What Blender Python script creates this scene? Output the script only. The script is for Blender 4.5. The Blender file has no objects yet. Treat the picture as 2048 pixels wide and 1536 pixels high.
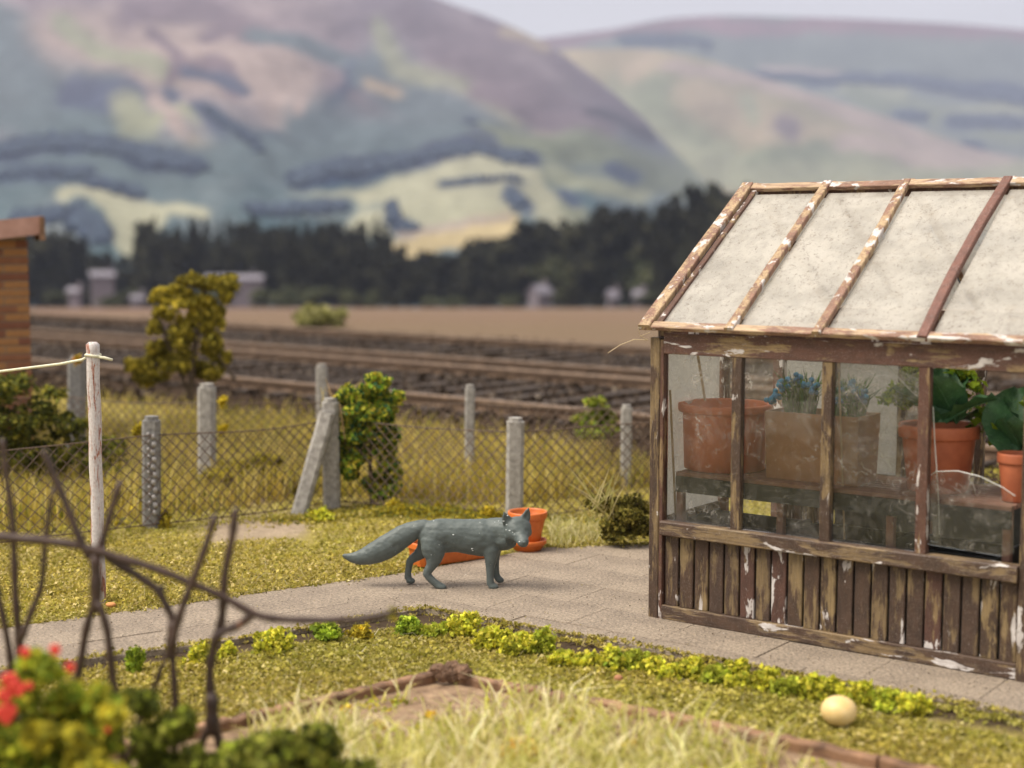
import bpy, math, random
import numpy as np
from mathutils import Vector, Matrix, noise as mnoise

random.seed(7)
rng = np.random.default_rng(11)
scene = bpy.context.scene
COL = scene.collection
PI = math.pi

# ------------------------------------------------------------------ camera
FPX = 3000.0                       # focal length in photo pixels (2048 wide)
CAM_H = 2.05
PITCH = math.atan((768 - 480) / FPX)
cd = bpy.data.cameras.new('camera')
cam = bpy.data.objects.new('camera', cd)
COL.objects.link(cam)
cam.location = (0, 0, CAM_H)
cam.rotation_euler = (PI / 2 - PITCH, 0, 0)
cd.sensor_width = 36
cd.lens = 36 * FPX / 2048
cd.clip_start = 0.1
cd.clip_end = 20000
cd.dof.use_dof = True
cd.dof.focus_distance = 8.55
cd.dof.aperture_fstop = 0.80
scene.camera = cam

# ------------------------------------------------------------------ world
SUN_EL, SUN_AZ = math.radians(58), math.radians(-104)     # azimuth measured from +Y towards +X
world = bpy.data.worlds.new('World')
scene.world = world
world.use_nodes = True
wn, wl = world.node_tree.nodes, world.node_tree.links
wn.clear()
wout = wn.new('ShaderNodeOutputWorld')
wbg = wn.new('ShaderNodeBackground'); wbg.inputs['Strength'].default_value = 0.1
sky = wn.new('ShaderNodeTexSky'); sky.sky_type = 'NISHITA'; sky.sun_disc = False
sky.sun_elevation = SUN_EL; sky.sun_rotation = SUN_AZ
wtc = wn.new('ShaderNodeTexCoord')
wmap = wn.new('ShaderNodeMapping'); wmap.inputs['Scale'].default_value = (1, 1, 3.5)
wno = wn.new('ShaderNodeTexNoise'); wno.inputs['Scale'].default_value = 2.2; wno.inputs['Detail'].default_value = 6
wcr = wn.new('ShaderNodeValToRGB')
wcr.color_ramp.elements[0].position = 0.3; wcr.color_ramp.elements[0].color = (6.9, 6.6, 6.5, 1)
wcr.color_ramp.elements[1].position = 0.7; wcr.color_ramp.elements[1].color = (8.3, 7.9, 7.75, 1)
wmix = wn.new('ShaderNodeMix'); wmix.data_type = 'RGBA'; wmix.inputs['Factor'].default_value = 0.93
wl.new(wtc.outputs['Generated'], wmap.inputs['Vector']); wl.new(wmap.outputs['Vector'], wno.inputs['Vector'])
wl.new(wno.outputs['Fac'], wcr.inputs['Fac'])
wl.new(sky.outputs['Color'], wmix.inputs['A']); wl.new(wcr.outputs['Color'], wmix.inputs['B'])
wl.new(wmix.outputs['Result'], wbg.inputs['Color']); wl.new(wbg.outputs['Background'], wout.inputs['Surface'])

sd = bpy.data.lights.new('sun', 'SUN'); sd.energy = 4.6; sd.angle = math.radians(36); sd.color = (1.0, 0.92, 0.79)
sun = bpy.data.objects.new('sun', sd); COL.objects.link(sun)
sdir = Vector((math.sin(SUN_AZ) * math.cos(SUN_EL), math.cos(SUN_AZ) * math.cos(SUN_EL), math.sin(SUN_EL)))
sun.rotation_euler = sdir.to_track_quat('Z', 'Y').to_euler()
sun.location = sdir * 30

scene.view_settings.view_transform = 'Standard'
scene.view_settings.look = 'None'
scene.view_settings.exposure = 0.36
scene.view_settings.gamma = 1.0
scene.view_settings.use_curve_mapping = False
try:
    scene.cycles.transparent_max_bounces = 24
except Exception:
    pass

# ------------------------------------------------------------------ projection helpers
CP, SP = math.cos(PITCH), math.sin(PITCH)
def ray(px, py):
    x, v = (px - 1024) / FPX, -(py - 768) / FPX
    return (x, CP + SP * v, -SP + CP * v)
def G(px, py, z=0.0):
    """ground point at height z seen at photo pixel"""
    r = ray(px, py); t = (z - CAM_H) / r[2]
    return Vector((r[0] * t, r[1] * t, z))
def PD(px, py, D):
    """point at depth D (world y) seen at photo pixel"""
    r = ray(px, py); t = D / r[1]
    return Vector((r[0] * t, D, CAM_H + r[2] * t))
def PDn(px, py, D):
    x, v = (px - 1024) / FPX, -(py - 768) / FPX
    ry = CP + SP * v; rz = -SP + CP * v
    t = D / ry
    return x * t, D + 0 * t, CAM_H + rz * t
def topx(x, y, z):
    """world -> photo pixels (numpy)"""
    dz = z - CAM_H
    fw = y * CP - dz * SP
    up = y * SP + dz * CP
    return 1024 + FPX * x / fw, 768 - FPX * up / fw

# ------------------------------------------------------------------ mesh helpers
class MB:
    def __init__(s): s.v = []; s.f = []
    def add(s, vs, fs):
        b = len(s.v); s.v += [tuple(v) for v in vs]; s.f += [tuple(i + b for i in f) for f in fs]
        return s
    def box(s, x0, x1, y0, y1, z0, z1):
        return s.add([(x0,y0,z0),(x1,y0,z0),(x1,y1,z0),(x0,y1,z0),(x0,y0,z1),(x1,y0,z1),(x1,y1,z1),(x0,y1,z1)],
                     [(0,3,2,1),(4,5,6,7),(0,1,5,4),(1,2,6,5),(2,3,7,6),(3,0,4,7)])
    def beam(s, p0, p1, w, h, side=None, ch=0.12, segs=1, jit=0.0, bow=None, seed=0):
        """chamfered beam from p0 to p1, w along 'side', h along the other direction"""
        p0, p1 = Vector(p0), Vector(p1); d = (p1 - p0).normalized()
        sd_ = Vector(side) if side else (Vector((0,0,1)) if abs(d.z) < .9 else Vector((1,0,0)))
        sd_ = (sd_ - d * sd_.dot(d)).normalized(); up = d.cross(sd_)
        c = ch * min(w, h); a, b = w / 2, h / 2
        prof = [(-a+c,-b),(a-c,-b),(a,-b+c),(a,b-c),(a-c,b),(-a+c,b),(-a,b-c),(-a,-b+c)]
        r = random.Random(seed + int(1000 * (p0.x + p1.z)))
        vs, fs = [], []
        for i in range(segs + 1):
            t = i / segs; q = p0.lerp(p1, t)
            if bow: q = q + Vector(bow) * math.sin(PI * t)
            jx, jy = (r.uniform(-jit, jit), r.uniform(-jit, jit)) if jit else (0, 0)
            k = 1 + (r.uniform(-jit, jit) * 4 if jit else 0)
            for (u, v) in prof: vs.append(q + sd_ * (u * k + jx) + up * (v + jy))
        for i in range(segs):
            for j in range(8):
                fs.append((i*8+j, i*8+(j+1)%8, (i+1)*8+(j+1)%8, (i+1)*8+j))
        fs.append(tuple(range(7, -1, -1))); fs.append(tuple(segs*8 + j for j in range(8)))
        return s.add(vs, fs)
    def tube(s, pts, rad, n=8, cap=True, flat=1.0):
        pts = [Vector(p) for p in pts]
        if not hasattr(rad, '__len__'): rad = [rad] * len(pts)
        vs, fs = [], []; ref = None
        for i, p in enumerate(pts):
            a = pts[max(i-1, 0)]; b = pts[min(i+1, len(pts)-1)]; d = (b - a).normalized()
            if ref is None: ref = Vector((0,0,1)) if abs(d.z) < .9 else Vector((1,0,0))
            u = (ref - d * ref.dot(d)).normalized(); w = d.cross(u); ref = u
            for j in range(n):
                t = 2*PI*j/n; vs.append(p + (u*math.cos(t) + w*math.sin(t)*flat) * rad[i])
        for i in range(len(pts)-1):
            for j in range(n):
                fs.append((i*n+j, i*n+(j+1)%n, (i+1)*n+(j+1)%n, (i+1)*n+j))
        if cap:
            fs.append(tuple(range(n-1, -1, -1))); fs.append(tuple((len(pts)-1)*n + j for j in range(n)))
        return s.add(vs, fs)
    def lathe(s, prof, n=32, c=(0,0,0), wob=0.0):
        vs, fs = [], []
        for i, (r, z) in enumerate(prof):
            for j in range(n):
                t = 2*PI*j/n; rr = r * (1 + wob * math.sin(3*t + i))
                vs.append((c[0]+rr*math.cos(t), c[1]+rr*math.sin(t), c[2]+z))
        m = len(prof)
        for i in range(m-1):
            for j in range(n):
                fs.append((i*n+j, i*n+(j+1)%n, (i+1)*n+(j+1)%n, (i+1)*n+j))
        fs.append(tuple(range(n-1,-1,-1))); fs.append(tuple((m-1)*n+j for j in range(n)))
        return s.add(vs, fs)
    def loft(s, secs, n=16):
        """secs: (centre, axis_u*ru, axis_v*rv) ellipses"""
        vs, fs = [], []
        for c, u, v in secs:
            for j in range(n):
                t = 2*PI*j/n; vs.append(Vector(c) + Vector(u)*math.cos(t) + Vector(v)*math.sin(t))
        for i in range(len(secs)-1):
            for j in range(n):
                fs.append((i*n+j, i*n+(j+1)%n, (i+1)*n+(j+1)%n, (i+1)*n+j))
        fs.append(tuple(range(n-1,-1,-1))); fs.append(tuple((len(secs)-1)*n+j for j in range(n)))
        return s.add(vs, fs)
    def sphere(s, c, r, nu=12, nv=8):
        r = (r, r, r) if not hasattr(r, '__len__') else r
        vs, fs = [], []
        for i in range(1, nv):
            a = PI*i/nv
            for j in range(nu):
                t = 2*PI*j/nu; vs.append((c[0]+r[0]*math.sin(a)*math.cos(t), c[1]+r[1]*math.sin(a)*math.sin(t), c[2]+r[2]*math.cos(a)))
        for i in range(nv-2):
            for j in range(nu): fs.append((i*nu+j, (i+1)*nu+j, (i+1)*nu+(j+1)%nu, i*nu+(j+1)%nu))
        k = len(vs); vs += [(c[0],c[1],c[2]+r[2]), (c[0],c[1],c[2]-r[2])]
        for j in range(nu):
            fs.append((k, j, (j+1)%nu)); fs.append((k+1, (nv-2)*nu+(j+1)%nu, (nv-2)*nu+j))
        return s.add(vs, fs)
    def mesh(s, name):
        me = bpy.data.meshes.new(name); me.from_pydata(s.v, [], s.f); me.update(); return me

def obj(name, mb, mat, parent=None, smooth=False):
    me = mb if isinstance(mb, bpy.types.Mesh) else mb.mesh(name)
    if mat and not me.materials: me.materials.append(mat)
    if smooth: me.shade_smooth()
    o = bpy.data.objects.new(name, me); COL.objects.link(o)
    if parent: o.parent = parent
    return o
def tag(o, label=None, cat=None, group=None, kind=None):
    if label: o['label'] = label
    if cat: o['category'] = cat
    if group: o['group'] = group
    if kind: o['kind'] = kind
    return o
def empty(name, loc=(0,0,0), rz=0.0, label=None, cat=None, group=None):
    o = bpy.data.objects.new(name, None); COL.objects.link(o); o.location = loc; o.rotation_euler = (0,0,rz)
    o.empty_display_size = 0.1
    return tag(o, label, cat, group)
def copy_tree(o, parent=None):
    c = o.copy(); COL.objects.link(c); c.parent = parent
    for ch in [k for k in bpy.data.objects if k.parent == o]: copy_tree(ch, c)
    return c
def np_mesh(name, V, F, C=None, k=4):
    """V (n,3), F (m,k) arrays, C (n,3) point colours"""
    me = bpy.data.meshes.new(name)
    n, m = len(V), len(F)
    me.vertices.add(n); me.vertices.foreach_set('co', np.ascontiguousarray(V, dtype=np.float32).ravel())
    me.loops.add(m*k); me.loops.foreach_set('vertex_index', np.ascontiguousarray(F, dtype=np.int32).ravel())
    me.polygons.add(m); me.polygons.foreach_set('loop_start', np.arange(0, m*k, k, dtype=np.int32))
    me.update(calc_edges=True); me.validate()
    if C is not None:
        a = me.color_attributes.new('Col', 'FLOAT_COLOR', 'POINT')
        cc = np.ones((n, 4), dtype=np.float32); cc[:, :3] = C; a.data.foreach_set('color', cc.ravel())
    return me

# ------------------------------------------------------------------ material helpers
def newmat(name):
    m = bpy.data.materials.new(name); m.use_nodes = True
    nt = m.node_tree; b = nt.nodes['Principled BSDF']
    return m, nt, b
def N(nt, t, **kw):
    n = nt.nodes.new(t)
    for k, v in kw.items():
        if k in n.inputs: n.inputs[k].default_value = v
        else: setattr(n, k, v)
    return n
def ramp(nt, fac, stops, interp='LINEAR'):
    r = nt.nodes.new('ShaderNodeValToRGB'); cr = r.color_ramp; cr.interpolation = interp
    while len(cr.elements) < len(stops): cr.elements.new(0.5)
    for e, (p, c) in zip(cr.elements, stops):
        e.position = p; e.color = (*c, 1) if hasattr(c, '__len__') else (c, c, c, 1)
    nt.links.new(fac, r.inputs['Fac']); return r.outputs['Color']
def mixc(nt, fac, a, b, bt='MIX'):
    m = nt.nodes.new('ShaderNodeMix'); m.data_type = 'RGBA'; m.blend_type = bt
    for sock, v in (('Factor', fac), ('A', a), ('B', b)):
        s = [i for i in m.inputs if i.name == sock and i.enabled][0]
        if hasattr(v, 'is_linked'): nt.links.new(v, s)
        elif hasattr(v, '__len__'): s.default_value = (*v, 1)
        else: s.default_value = v
    return [o for o in m.outputs if o.enabled][0]
def noise_(nt, scale, detail=4, rough=.55, vec=None, dist=0.0, kind='Object', stretch=None):
    tc = nt.nodes.new('ShaderNodeTexCoord'); v = tc.outputs[kind]
    if stretch:
        mp = nt.nodes.new('ShaderNodeMapping'); mp.inputs['Scale'].default_value = stretch
        nt.links.new(v, mp.inputs['Vector']); v = mp.outputs['Vector']
    n = nt.nodes.new('ShaderNodeTexNoise'); n.inputs['Scale'].default_value = scale
    n.inputs['Detail'].default_value = detail; n.inputs['Roughness'].default_value = rough; n.inputs['Distortion'].default_value = dist
    nt.links.new(v, n.inputs['Vector']); return n.outputs['Fac']
def bump(nt, b, h, strength=.4, dist=.01):
    bn = nt.nodes.new('ShaderNodeBump'); bn.inputs['Strength'].default_value = strength; bn.inputs['Distance'].default_value = dist
    nt.links.new(h, bn.inputs['Height']); nt.links.new(bn.outputs['Normal'], b.inputs['Normal'])
def plain(name, c1, c2, scale=20, rough=.8, bs=.3, bd=.005, stretch=None, extra=None):
    m, nt, b = newmat(name)
    f = noise_(nt, scale, 6, stretch=stretch)
    col = ramp(nt, f, [(.3, c1), (.7, c2)])
    if extra:
        f2 = noise_(nt, extra[1], 5, .65); msk = ramp(nt, f2, [(extra[2], 0.0), (extra[2]+.05, 1.0)])
        col = mixc(nt, msk, col, extra[0])
    nt.links.new(col, b.inputs['Base Color']); b.inputs['Roughness'].default_value = rough
    bump(nt, b, f, bs, bd); return m
def leafmat(name, trans=0.25, rough=.85):
    """foliage: colour attribute, slightly translucent"""
    m, nt, b = newmat(name)
    a = nt.nodes.new('ShaderNodeVertexColor'); a.layer_name = 'Col'
    f = noise_(nt, 60, 3); v = ramp(nt, f, [(.25, .75), (.75, 1.2)])
    col = mixc(nt, 1.0, a.outputs['Color'], v, 'MULTIPLY')
    nt.links.new(col, b.inputs['Base Color']); b.inputs['Roughness'].default_value = rough
    b.inputs['Specular IOR Level'].default_value = .2
    tr = nt.nodes.new('ShaderNodeBsdfTranslucent'); nt.links.new(col, tr.inputs['Color'])
    mx = nt.nodes.new('ShaderNodeMixShader'); mx.inputs['Fac'].default_value = trans
    out = nt.nodes['Material Output']
    nt.links.new(b.outputs['BSDF'], mx.inputs[1]); nt.links.new(tr.outputs['BSDF'], mx.inputs[2]); nt.links.new(mx.outputs['Shader'], out.inputs['Surface'])
    return m
M_LEAF = leafmat('foam_foliage', .38)
M_BLADE = leafmat('static_grass', .45, .6)
M_FARLEAF = leafmat('far_foliage', .1)

def flaking(name, paint, wood1, wood2, amt_wood, amt_white, wscale=7.0, dirt=.5, axis='z'):
    """old paint flaking off grey-ochre timber with remains of white primer"""
    m, nt, b = newmat(name)
    oi = nt.nodes.new('ShaderNodeObjectInfo'); tc = nt.nodes.new('ShaderNodeTexCoord')
    off = nt.nodes.new('ShaderNodeVectorMath'); off.operation = 'SCALE'; off.inputs[0].default_value = (7.3, 4.1, 5.7); nt.links.new(oi.outputs['Random'], off.inputs['Scale'])
    ad0 = nt.nodes.new('ShaderNodeVectorMath'); ad0.operation = 'ADD'; nt.links.new(tc.outputs['Object'], ad0.inputs[0]); nt.links.new(off.outputs[0], ad0.inputs[1])
    def nz(scale, detail, rough, st, dist=0.0):
        mp = nt.nodes.new('ShaderNodeMapping'); mp.inputs['Scale'].default_value = st if axis == 'z' else (st[2], st[1], st[0])
        nt.links.new(ad0.outputs[0], mp.inputs['Vector']); n = nt.nodes.new('ShaderNodeTexNoise')
        n.inputs['Scale'].default_value = scale; n.inputs['Detail'].default_value = detail; n.inputs['Roughness'].default_value = rough; n.inputs['Distortion'].default_value = dist
        nt.links.new(mp.outputs['Vector'], n.inputs['Vector']); return n.outputs['Fac']
    def mth(op, x, y):
        q = nt.nodes.new('ShaderNodeMath'); q.operation = op
        for i, v in enumerate((x, y)):
            if hasattr(v, 'is_linked'): nt.links.new(v, q.inputs[i])
            else: q.inputs[i].default_value = v
        return q.outputs[0]
    grain = nz(34, 6, .75, (2.2, 2.2, .16))
    wood = ramp(nt, grain, [(.30, wood1), (.5, tuple((x+y)*.5 for x, y in zip(wood1, wood2))), (.72, wood2)])
    pn = nz(26, 4, .6, (1, 1, .5)); pcol = ramp(nt, pn, [(.3, tuple(c*.7 for c in paint)), (.7, tuple(c*1.35 for c in paint))])
    coarse = nz(wscale, 6, .62, (1.5, 1.5, .55), .35); streak = nz(wscale*4, 5, .7, (1.6, 1.6, .18))
    mm = mth('ADD', mth('MULTIPLY', coarse, .62), mth('MULTIPLY', streak, .38))
    mask = ramp(nt, mm, [(amt_wood-.015, 0.0), (amt_wood+.04, .92)])
    col = mixc(nt, mask, pcol, wood)
    w2 = nz(wscale*.9, 6, .62, (1.5, 1.5, .45), .5)
    wmask = ramp(nt, w2, [(amt_white, 0.0), (amt_white+.015, 1.0)]); wc = ramp(nt, pn, [(.3, (.40,.36,.34)), (.7, (.66,.62,.60))])
    col = mixc(nt, wmask, col, wc)
    dn = noise_(nt, 210, 2, .9); dm = ramp(nt, dn, [(.60, 0.0), (.70, dirt)])
    col = mixc(nt, dm, col, (.50, .44, .40))
    nt.links.new(col, b.inputs['Base Color']); b.inputs['Roughness'].default_value = .62
    bump(nt, b, mth('ADD', mth('SUBTRACT', grain, mth('MULTIPLY', mask, .8)), mth('MULTIPLY', wmask, .5)), .6, .004)
    return m
M_GHX = flaking('flaking_brown_rail', (.058, .031, .018), (.08, .05, .022), (.30, .205, .10), .51, .595, axis='x')
M_GHREDX = flaking('red_brown_rail', (.088, .038, .024), (.11, .07, .035), (.42, .29, .13), .55, .585, axis='x')
M_ROOFX = flaking('weathered_roof_rail', (.20, .105, .068), (.22, .13, .08), (.58, .43, .26), .485, .565, 8.0, .8, axis='x')
M_GH = flaking('flaking_brown_paint', (.052, .028, .016), (.075, .045, .02), (.31, .215, .10), .50, .605)
M_GHRED = flaking('red_brown_paint', (.085, .036, .022), (.11, .07, .035), (.36, .24, .11), .55, .60)
M_ROOF = flaking('weathered_roof_bars', (.20, .105, .068), (.20, .12, .065), (.56, .41, .23), .49, .585, 8.0, .8)
M_ROOFD = flaking('rusty_brown_bar', (.135, .055, .038), (.14, .09, .05), (.42, .32, .22), .66, .70, 9.0, .9)
def board_variants():
    out = []
    for i, (p, w, a, wh) in enumerate([((.055,.029,.016),(.31,.215,.10),.505,.60), ((.052,.028,.017),(.25,.17,.08),.52,.615),
                                      ((.070,.030,.020),(.30,.20,.09),.56,.545), ((.050,.028,.016),(.34,.235,.105),.495,.58)]):
        out.append(flaking('cladding_board_%s' % 'abcd'[i], p, tuple(c*.36 for c in w), w, a, wh, 5.0+i))
    return out
M_BOARD = board_variants()

def glass(name, base, dirt_col, streak, trans_lo, edge_mist=True):
    m, nt, b = newmat(name)
    out = nt.nodes['Material Output']
    tr = nt.nodes.new('ShaderNodeBsdfTransparent'); tr.inputs['Color'].default_value = (.96, .97, .96, 1)
    gl = nt.nodes.new('ShaderNodeBsdfGlossy'); gl.inputs['Roughness'].default_value = .12; gl.inputs['Color'].default_value = (.9,.9,.9,1)
    fr = nt.nodes.new('ShaderNodeFresnel'); fr.inputs['IOR'].default_value = 1.3
    m1 = nt.nodes.new('ShaderNodeMixShader'); nt.links.new(fr.outputs[0], m1.inputs['Fac']); nt.links.new(tr.outputs[0], m1.inputs[1]); nt.links.new(gl.outputs[0], m1.inputs[2])
    df = nt.nodes.new('ShaderNodeBsdfDiffuse'); tl = nt.nodes.new('ShaderNodeBsdfTranslucent')
    n1 = noise_(nt, 5, 7, .7, dist=1.2); n2 = noise_(nt, 55, 5, .75, dist=2.0, stretch=(1,1,.35)); n3 = noise_(nt, 2.0, 3, .5)
    dcol = ramp(nt, n1, [(.3, tuple(c*.82 for c in dirt_col)), (.7, dirt_col)])
    nt.links.new(dcol, df.inputs['Color']); nt.links.new(dcol, tl.inputs['Color'])
    m2 = nt.nodes.new('ShaderNodeMixShader'); m2.inputs['Fac'].default_value = .5
    nt.links.new(df.outputs[0], m2.inputs[1]); nt.links.new(tl.outputs[0], m2.inputs[2])
    a1 = ramp(nt, n1, [(.48, base), (.78, min(1, base+.28))]); a2 = ramp(nt, n2, [(.60, 0.0), (.72, streak)])
    def hair(scale, dist, wid, amt):
        q = noise_(nt, scale, 2.5, .6, dist=dist); g = noise_(nt, scale*.8, 2, .5, stretch=(1.3,.7,1.1))
        l = ramp(nt, q, [(.5-wid, 0.0), (.5, 1.0), (.5+wid, 0.0)]); k = ramp(nt, g, [(.50, 0.0), (.60, amt)])
        mm = nt.nodes.new('ShaderNodeMath'); mm.operation = 'MULTIPLY'; nt.links.new(l, mm.inputs[0]); nt.links.new(k, mm.inputs[1]); return mm.outputs[0]
    h1 = hair(4.5, 1.6, .008, .8); h2 = hair(16, .9, .016, .55)
    ad = nt.nodes.new('ShaderNodeMath'); ad.operation = 'ADD'; nt.links.new(a1, ad.inputs[0]); nt.links.new(a2, ad.inputs[1]); ad.use_clamp = True
    for hh_ in (h1, h2):
        a_ = nt.nodes.new('ShaderNodeMath'); a_.operation = 'ADD'; a_.use_clamp = True; nt.links.new(ad.outputs[0], a_.inputs[0]); nt.links.new(hh_, a_.inputs[1]); ad = a_
    mu = nt.nodes.new('ShaderNodeMath'); mu.operation = 'MULTIPLY'; nt.links.new(ad.outputs[0], mu.inputs[0])
    v3 = ramp(nt, n3, [(.3, trans_lo), (.7, 1.0)]); nt.links.new(v3, mu.inputs[1])
    m3 = nt.nodes.new('ShaderNodeMixShader'); nt.links.new(mu.outputs[0], m3.inputs['Fac'])
    nt.links.new(m1.outputs[0], m3.inputs[1]); nt.links.new(m2.outputs[0], m3.inputs[2]); nt.links.new(m3.outputs[0], out.inputs['Surface'])
    return m
M_WALLGLASS = glass('dirty_clear_glass', .05, (.70,.66,.60), .65, .25)
M_FROST = glass('frosted_glass', .66, (.80,.78,.75), .25, .95)
def roofglass():
    m, nt, b = newmat('milky_roof_glass')
    out = nt.nodes['Material Output']
    df = nt.nodes.new('ShaderNodeBsdfDiffuse'); tl = nt.nodes.new('ShaderNodeBsdfTranslucent'); tr = nt.nodes.new('ShaderNodeBsdfTransparent')
    n1 = noise_(nt, 3.2, 6, .65); n2 = noise_(nt, 75, 4, .75, dist=3.0); n3 = noise_(nt, 120, 2, .5)
    c = ramp(nt, n1, [(.3, (.69,.655,.59)), (.55, (.77,.735,.67)), (.8, (.83,.795,.73))])
    hm = ramp(nt, n2, [(.335, 1.0), (.375, 0.0)]); c = mixc(nt, hm, c, (.28,.24,.20))
    for sc_, of in ((22, .5), (31, .46)):
        q = noise_(nt, sc_, 2, .6, dist=1.5); g = noise_(nt, sc_*1.1, 2, .5, stretch=(1.2,.8,1))
        l = ramp(nt, q, [(of-.035, 0.0), (of, 1.0), (of+.035, 0.0)]); k = ramp(nt, g, [(.54, 0.0), (.58, .8)])
        c = mixc(nt, mixc(nt, 1.0, l, k, 'MULTIPLY'), c, (.22,.17,.13))
    spk = noise_(nt, 95, 2, .5); c = mixc(nt, ramp(nt, spk, [(.69, 0.0), (.73, .65)]), c, (.25,.19,.14))
    tan = noise_(nt, 14, 5, .7); tm = ramp(nt, tan, [(.56, 0.0), (.76, .4)]); c = mixc(nt, tm, c, (.56,.47,.35))
    nt.links.new(c, df.inputs['Color']); nt.links.new(c, tl.inputs['Color'])
    m2 = nt.nodes.new('ShaderNodeMixShader'); m2.inputs['Fac'].default_value = .42
    nt.links.new(df.outputs[0], m2.inputs[1]); nt.links.new(tl.outputs[0], m2.inputs[2])
    f = ramp(nt, n1, [(.35, .30), (.6, .55)])
    m3 = nt.nodes.new('ShaderNodeMixShader'); nt.links.new(f, m3.inputs['Fac'])
    nt.links.new(tr.outputs[0], m3.inputs[1]); nt.links.new(m2.outputs[0], m3.inputs[2])
    gl = nt.nodes.new('ShaderNodeBsdfGlossy'); gl.inputs['Roughness'].default_value = .3
    m4 = nt.nodes.new('ShaderNodeMixShader'); m4.inputs['Fac'].default_value = .05
    nt.links.new(m3.outputs[0], m4.inputs[1]); nt.links.new(gl.outputs[0], m4.inputs[2])
    nt.links.new(m4.outputs[0], out.inputs['Surface']); return m
M_ROOFGLASS = roofglass()

M_TERRA = plain('terracotta', (.52,.115,.018), (.66,.165,.028), 30, .45, .15, .002, extra=((.62,.30,.16), 60, .74))
M_TERRA2 = plain('old_terracotta', (.40,.11,.05), (.54,.16,.07), 12, .6, .2, .002)
M_BROWNPLANT = plain('brown_trough', (.26,.125,.06), (.34,.165,.08), 9, .7, .2, .002)
M_CONC = plain('weathered_concrete', (.20,.185,.17), (.40,.38,.35), 26, .9, .9, .006, extra=((.52,.50,.48), 60, .62))
M_CONCD = plain('dark_concrete', (.12,.115,.11), (.26,.25,.24), 30, .8, .8, .006)
M_WIRE = plain('rusty_wire', (.06,.038,.026), (.13,.08,.05), 60, .7, .1, .001)
M_SLEEPER = plain('tarred_sleeper', (.022,.014,.010), (.055,.036,.024), 9, .85, .5, .01, stretch=(1,1,1))
M_RAIL = plain('rusty_rail', (.085,.052,.032), (.20,.13,.082), 14, .6, .3, .003)
M_SOIL = plain('soil', (.10,.065,.04), (.26,.18,.12), 18, .95, 1.0, .02)
M_TIMBER = plain('bed_edging_timber', (.06,.03,.018), (.36,.20,.11), 8, .8, .7, .008)
M_BARK = plain('bark', (.10,.06,.04), (.27,.16,.10), 30, .9, 1.0, .02)
M_TRUNK = plain('twig_bark', (.05,.035,.022), (.12,.085,.055), 30, .9, .5, .01)
M_TWIG = plain('brown_plastic_twig', (.030,.016,.012), (.070,.038,.028), 25, .5, .4, .004, extra=((.20,.09,.05), 9, .66))
M_YBALL = plain('pale_yellow_ball', (.62,.42,.15), (.80,.62,.33), 9, .5, .2, .002)
M_CORD = plain('cream_cord', (.62,.60,.44), (.78,.76,.58), 80, .8, .8, .003)
M_RED = plain('red_flower', (.55,.03,.02), (.75,.07,.04), 40, .6, .2, .002)
M_BLUE = plain('blue_flower', (.015,.05,.16), (.03,.30,.50), 14, .5, .2, .002)
M_ORANGE = plain('orange_flower', (.75,.30,.03), (.80,.42,.05), 40, .7, .2, .002)
M_WHITE = plain('old_white_render', (.15,.13,.15), (.21,.185,.21), 2, .8, .1, .01)
M_SLATE = plain('grey_slate', (.16,.15,.18), (.26,.24,.28), 2, .8, .1, .01)
M_DARKBOX = plain('dark_crate_side', (.022,.024,.022), (.055,.056,.05), 9, .8, .3, .003)
M_SLAT = plain('staging_slat', (.15,.075,.055), (.26,.14,.10), 14, .8, .3, .003)
M_STAKE = plain('pale_wood_stake', (.36,.25,.14), (.50,.37,.22), 14, .8, .3, .003)
M_FIBRE = plain('tan_fibre', (.40,.30,.18), (.5,.4,.25), 10, .8, .1, .001)

# ------------------------------------------------------------------ foliage generators
def quads_at(P, Nrm, size, cols, flat=0.0):
    """small bent quads at points P with normal bias Nrm"""
    n = len(P)
    a = rng.normal(size=(n,3)); 
    if Nrm is not None: a = a*(1-flat) + Nrm*flat*1.8
    a /= np.linalg.norm(a, axis=1)[:,None] + 1e-9
    t = rng.normal(size=(n,3)); t -= a*(t*a).sum(1)[:,None]; t /= np.linalg.norm(t, axis=1)[:,None] + 1e-9
    b = np.cross(a, t)
    s = size*rng.uniform(.4, 1.45, n)[:,None]; e = rng.uniform(.55, 1.0, n)[:,None]
    V = np.empty((n,4,3))
    V[:,0] = P - t*s - b*s*e*.4; V[:,1] = P + b*s*e*-.9 + t*s*.2 + a*s*.25
    V[:,2] = P + t*s + b*s*e*.3; V[:,3] = P + b*s*e*.9 + t*s*-.2 + a*s*.3
    C = np.repeat(cols, 4, axis=0)
    return V.reshape(-1,3), C
def pal(n, palette, weights=None, var=.18):
    p = np.array(palette); k = rng.choice(len(p), n, p=weights)
    c = p[k]*(1+rng.normal(0, var, (n,1))); return np.clip(c, .002, 1)
def quadmesh(name, V, C):
    F = np.arange(len(V)).reshape(-1,4); return np_mesh(name, V, F, C)
def blob_points(blobs, n):
    """blobs: (x,y,z,rx,ry,rz); points concentrated toward surfaces"""
    B = np.array(blobs, dtype=float); w = (B[:,3]*B[:,4]*B[:,5])**(2/3); w /= w.sum()
    k = rng.choice(len(B), n, p=w)
    d = rng.normal(size=(n,3)); d /= np.linalg.norm(d, axis=1)[:,None]
    lump = 1 + .22*np.sin(d[:,0]*7+k)*np.cos(d[:,1]*6+k*2) + .15*np.sin(d[:,2]*11+k*3)
    r = rng.uniform(.35, 1, n)**.5*lump
    return B[k,:3] + d*r[:,None]*B[k,3:], d
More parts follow.
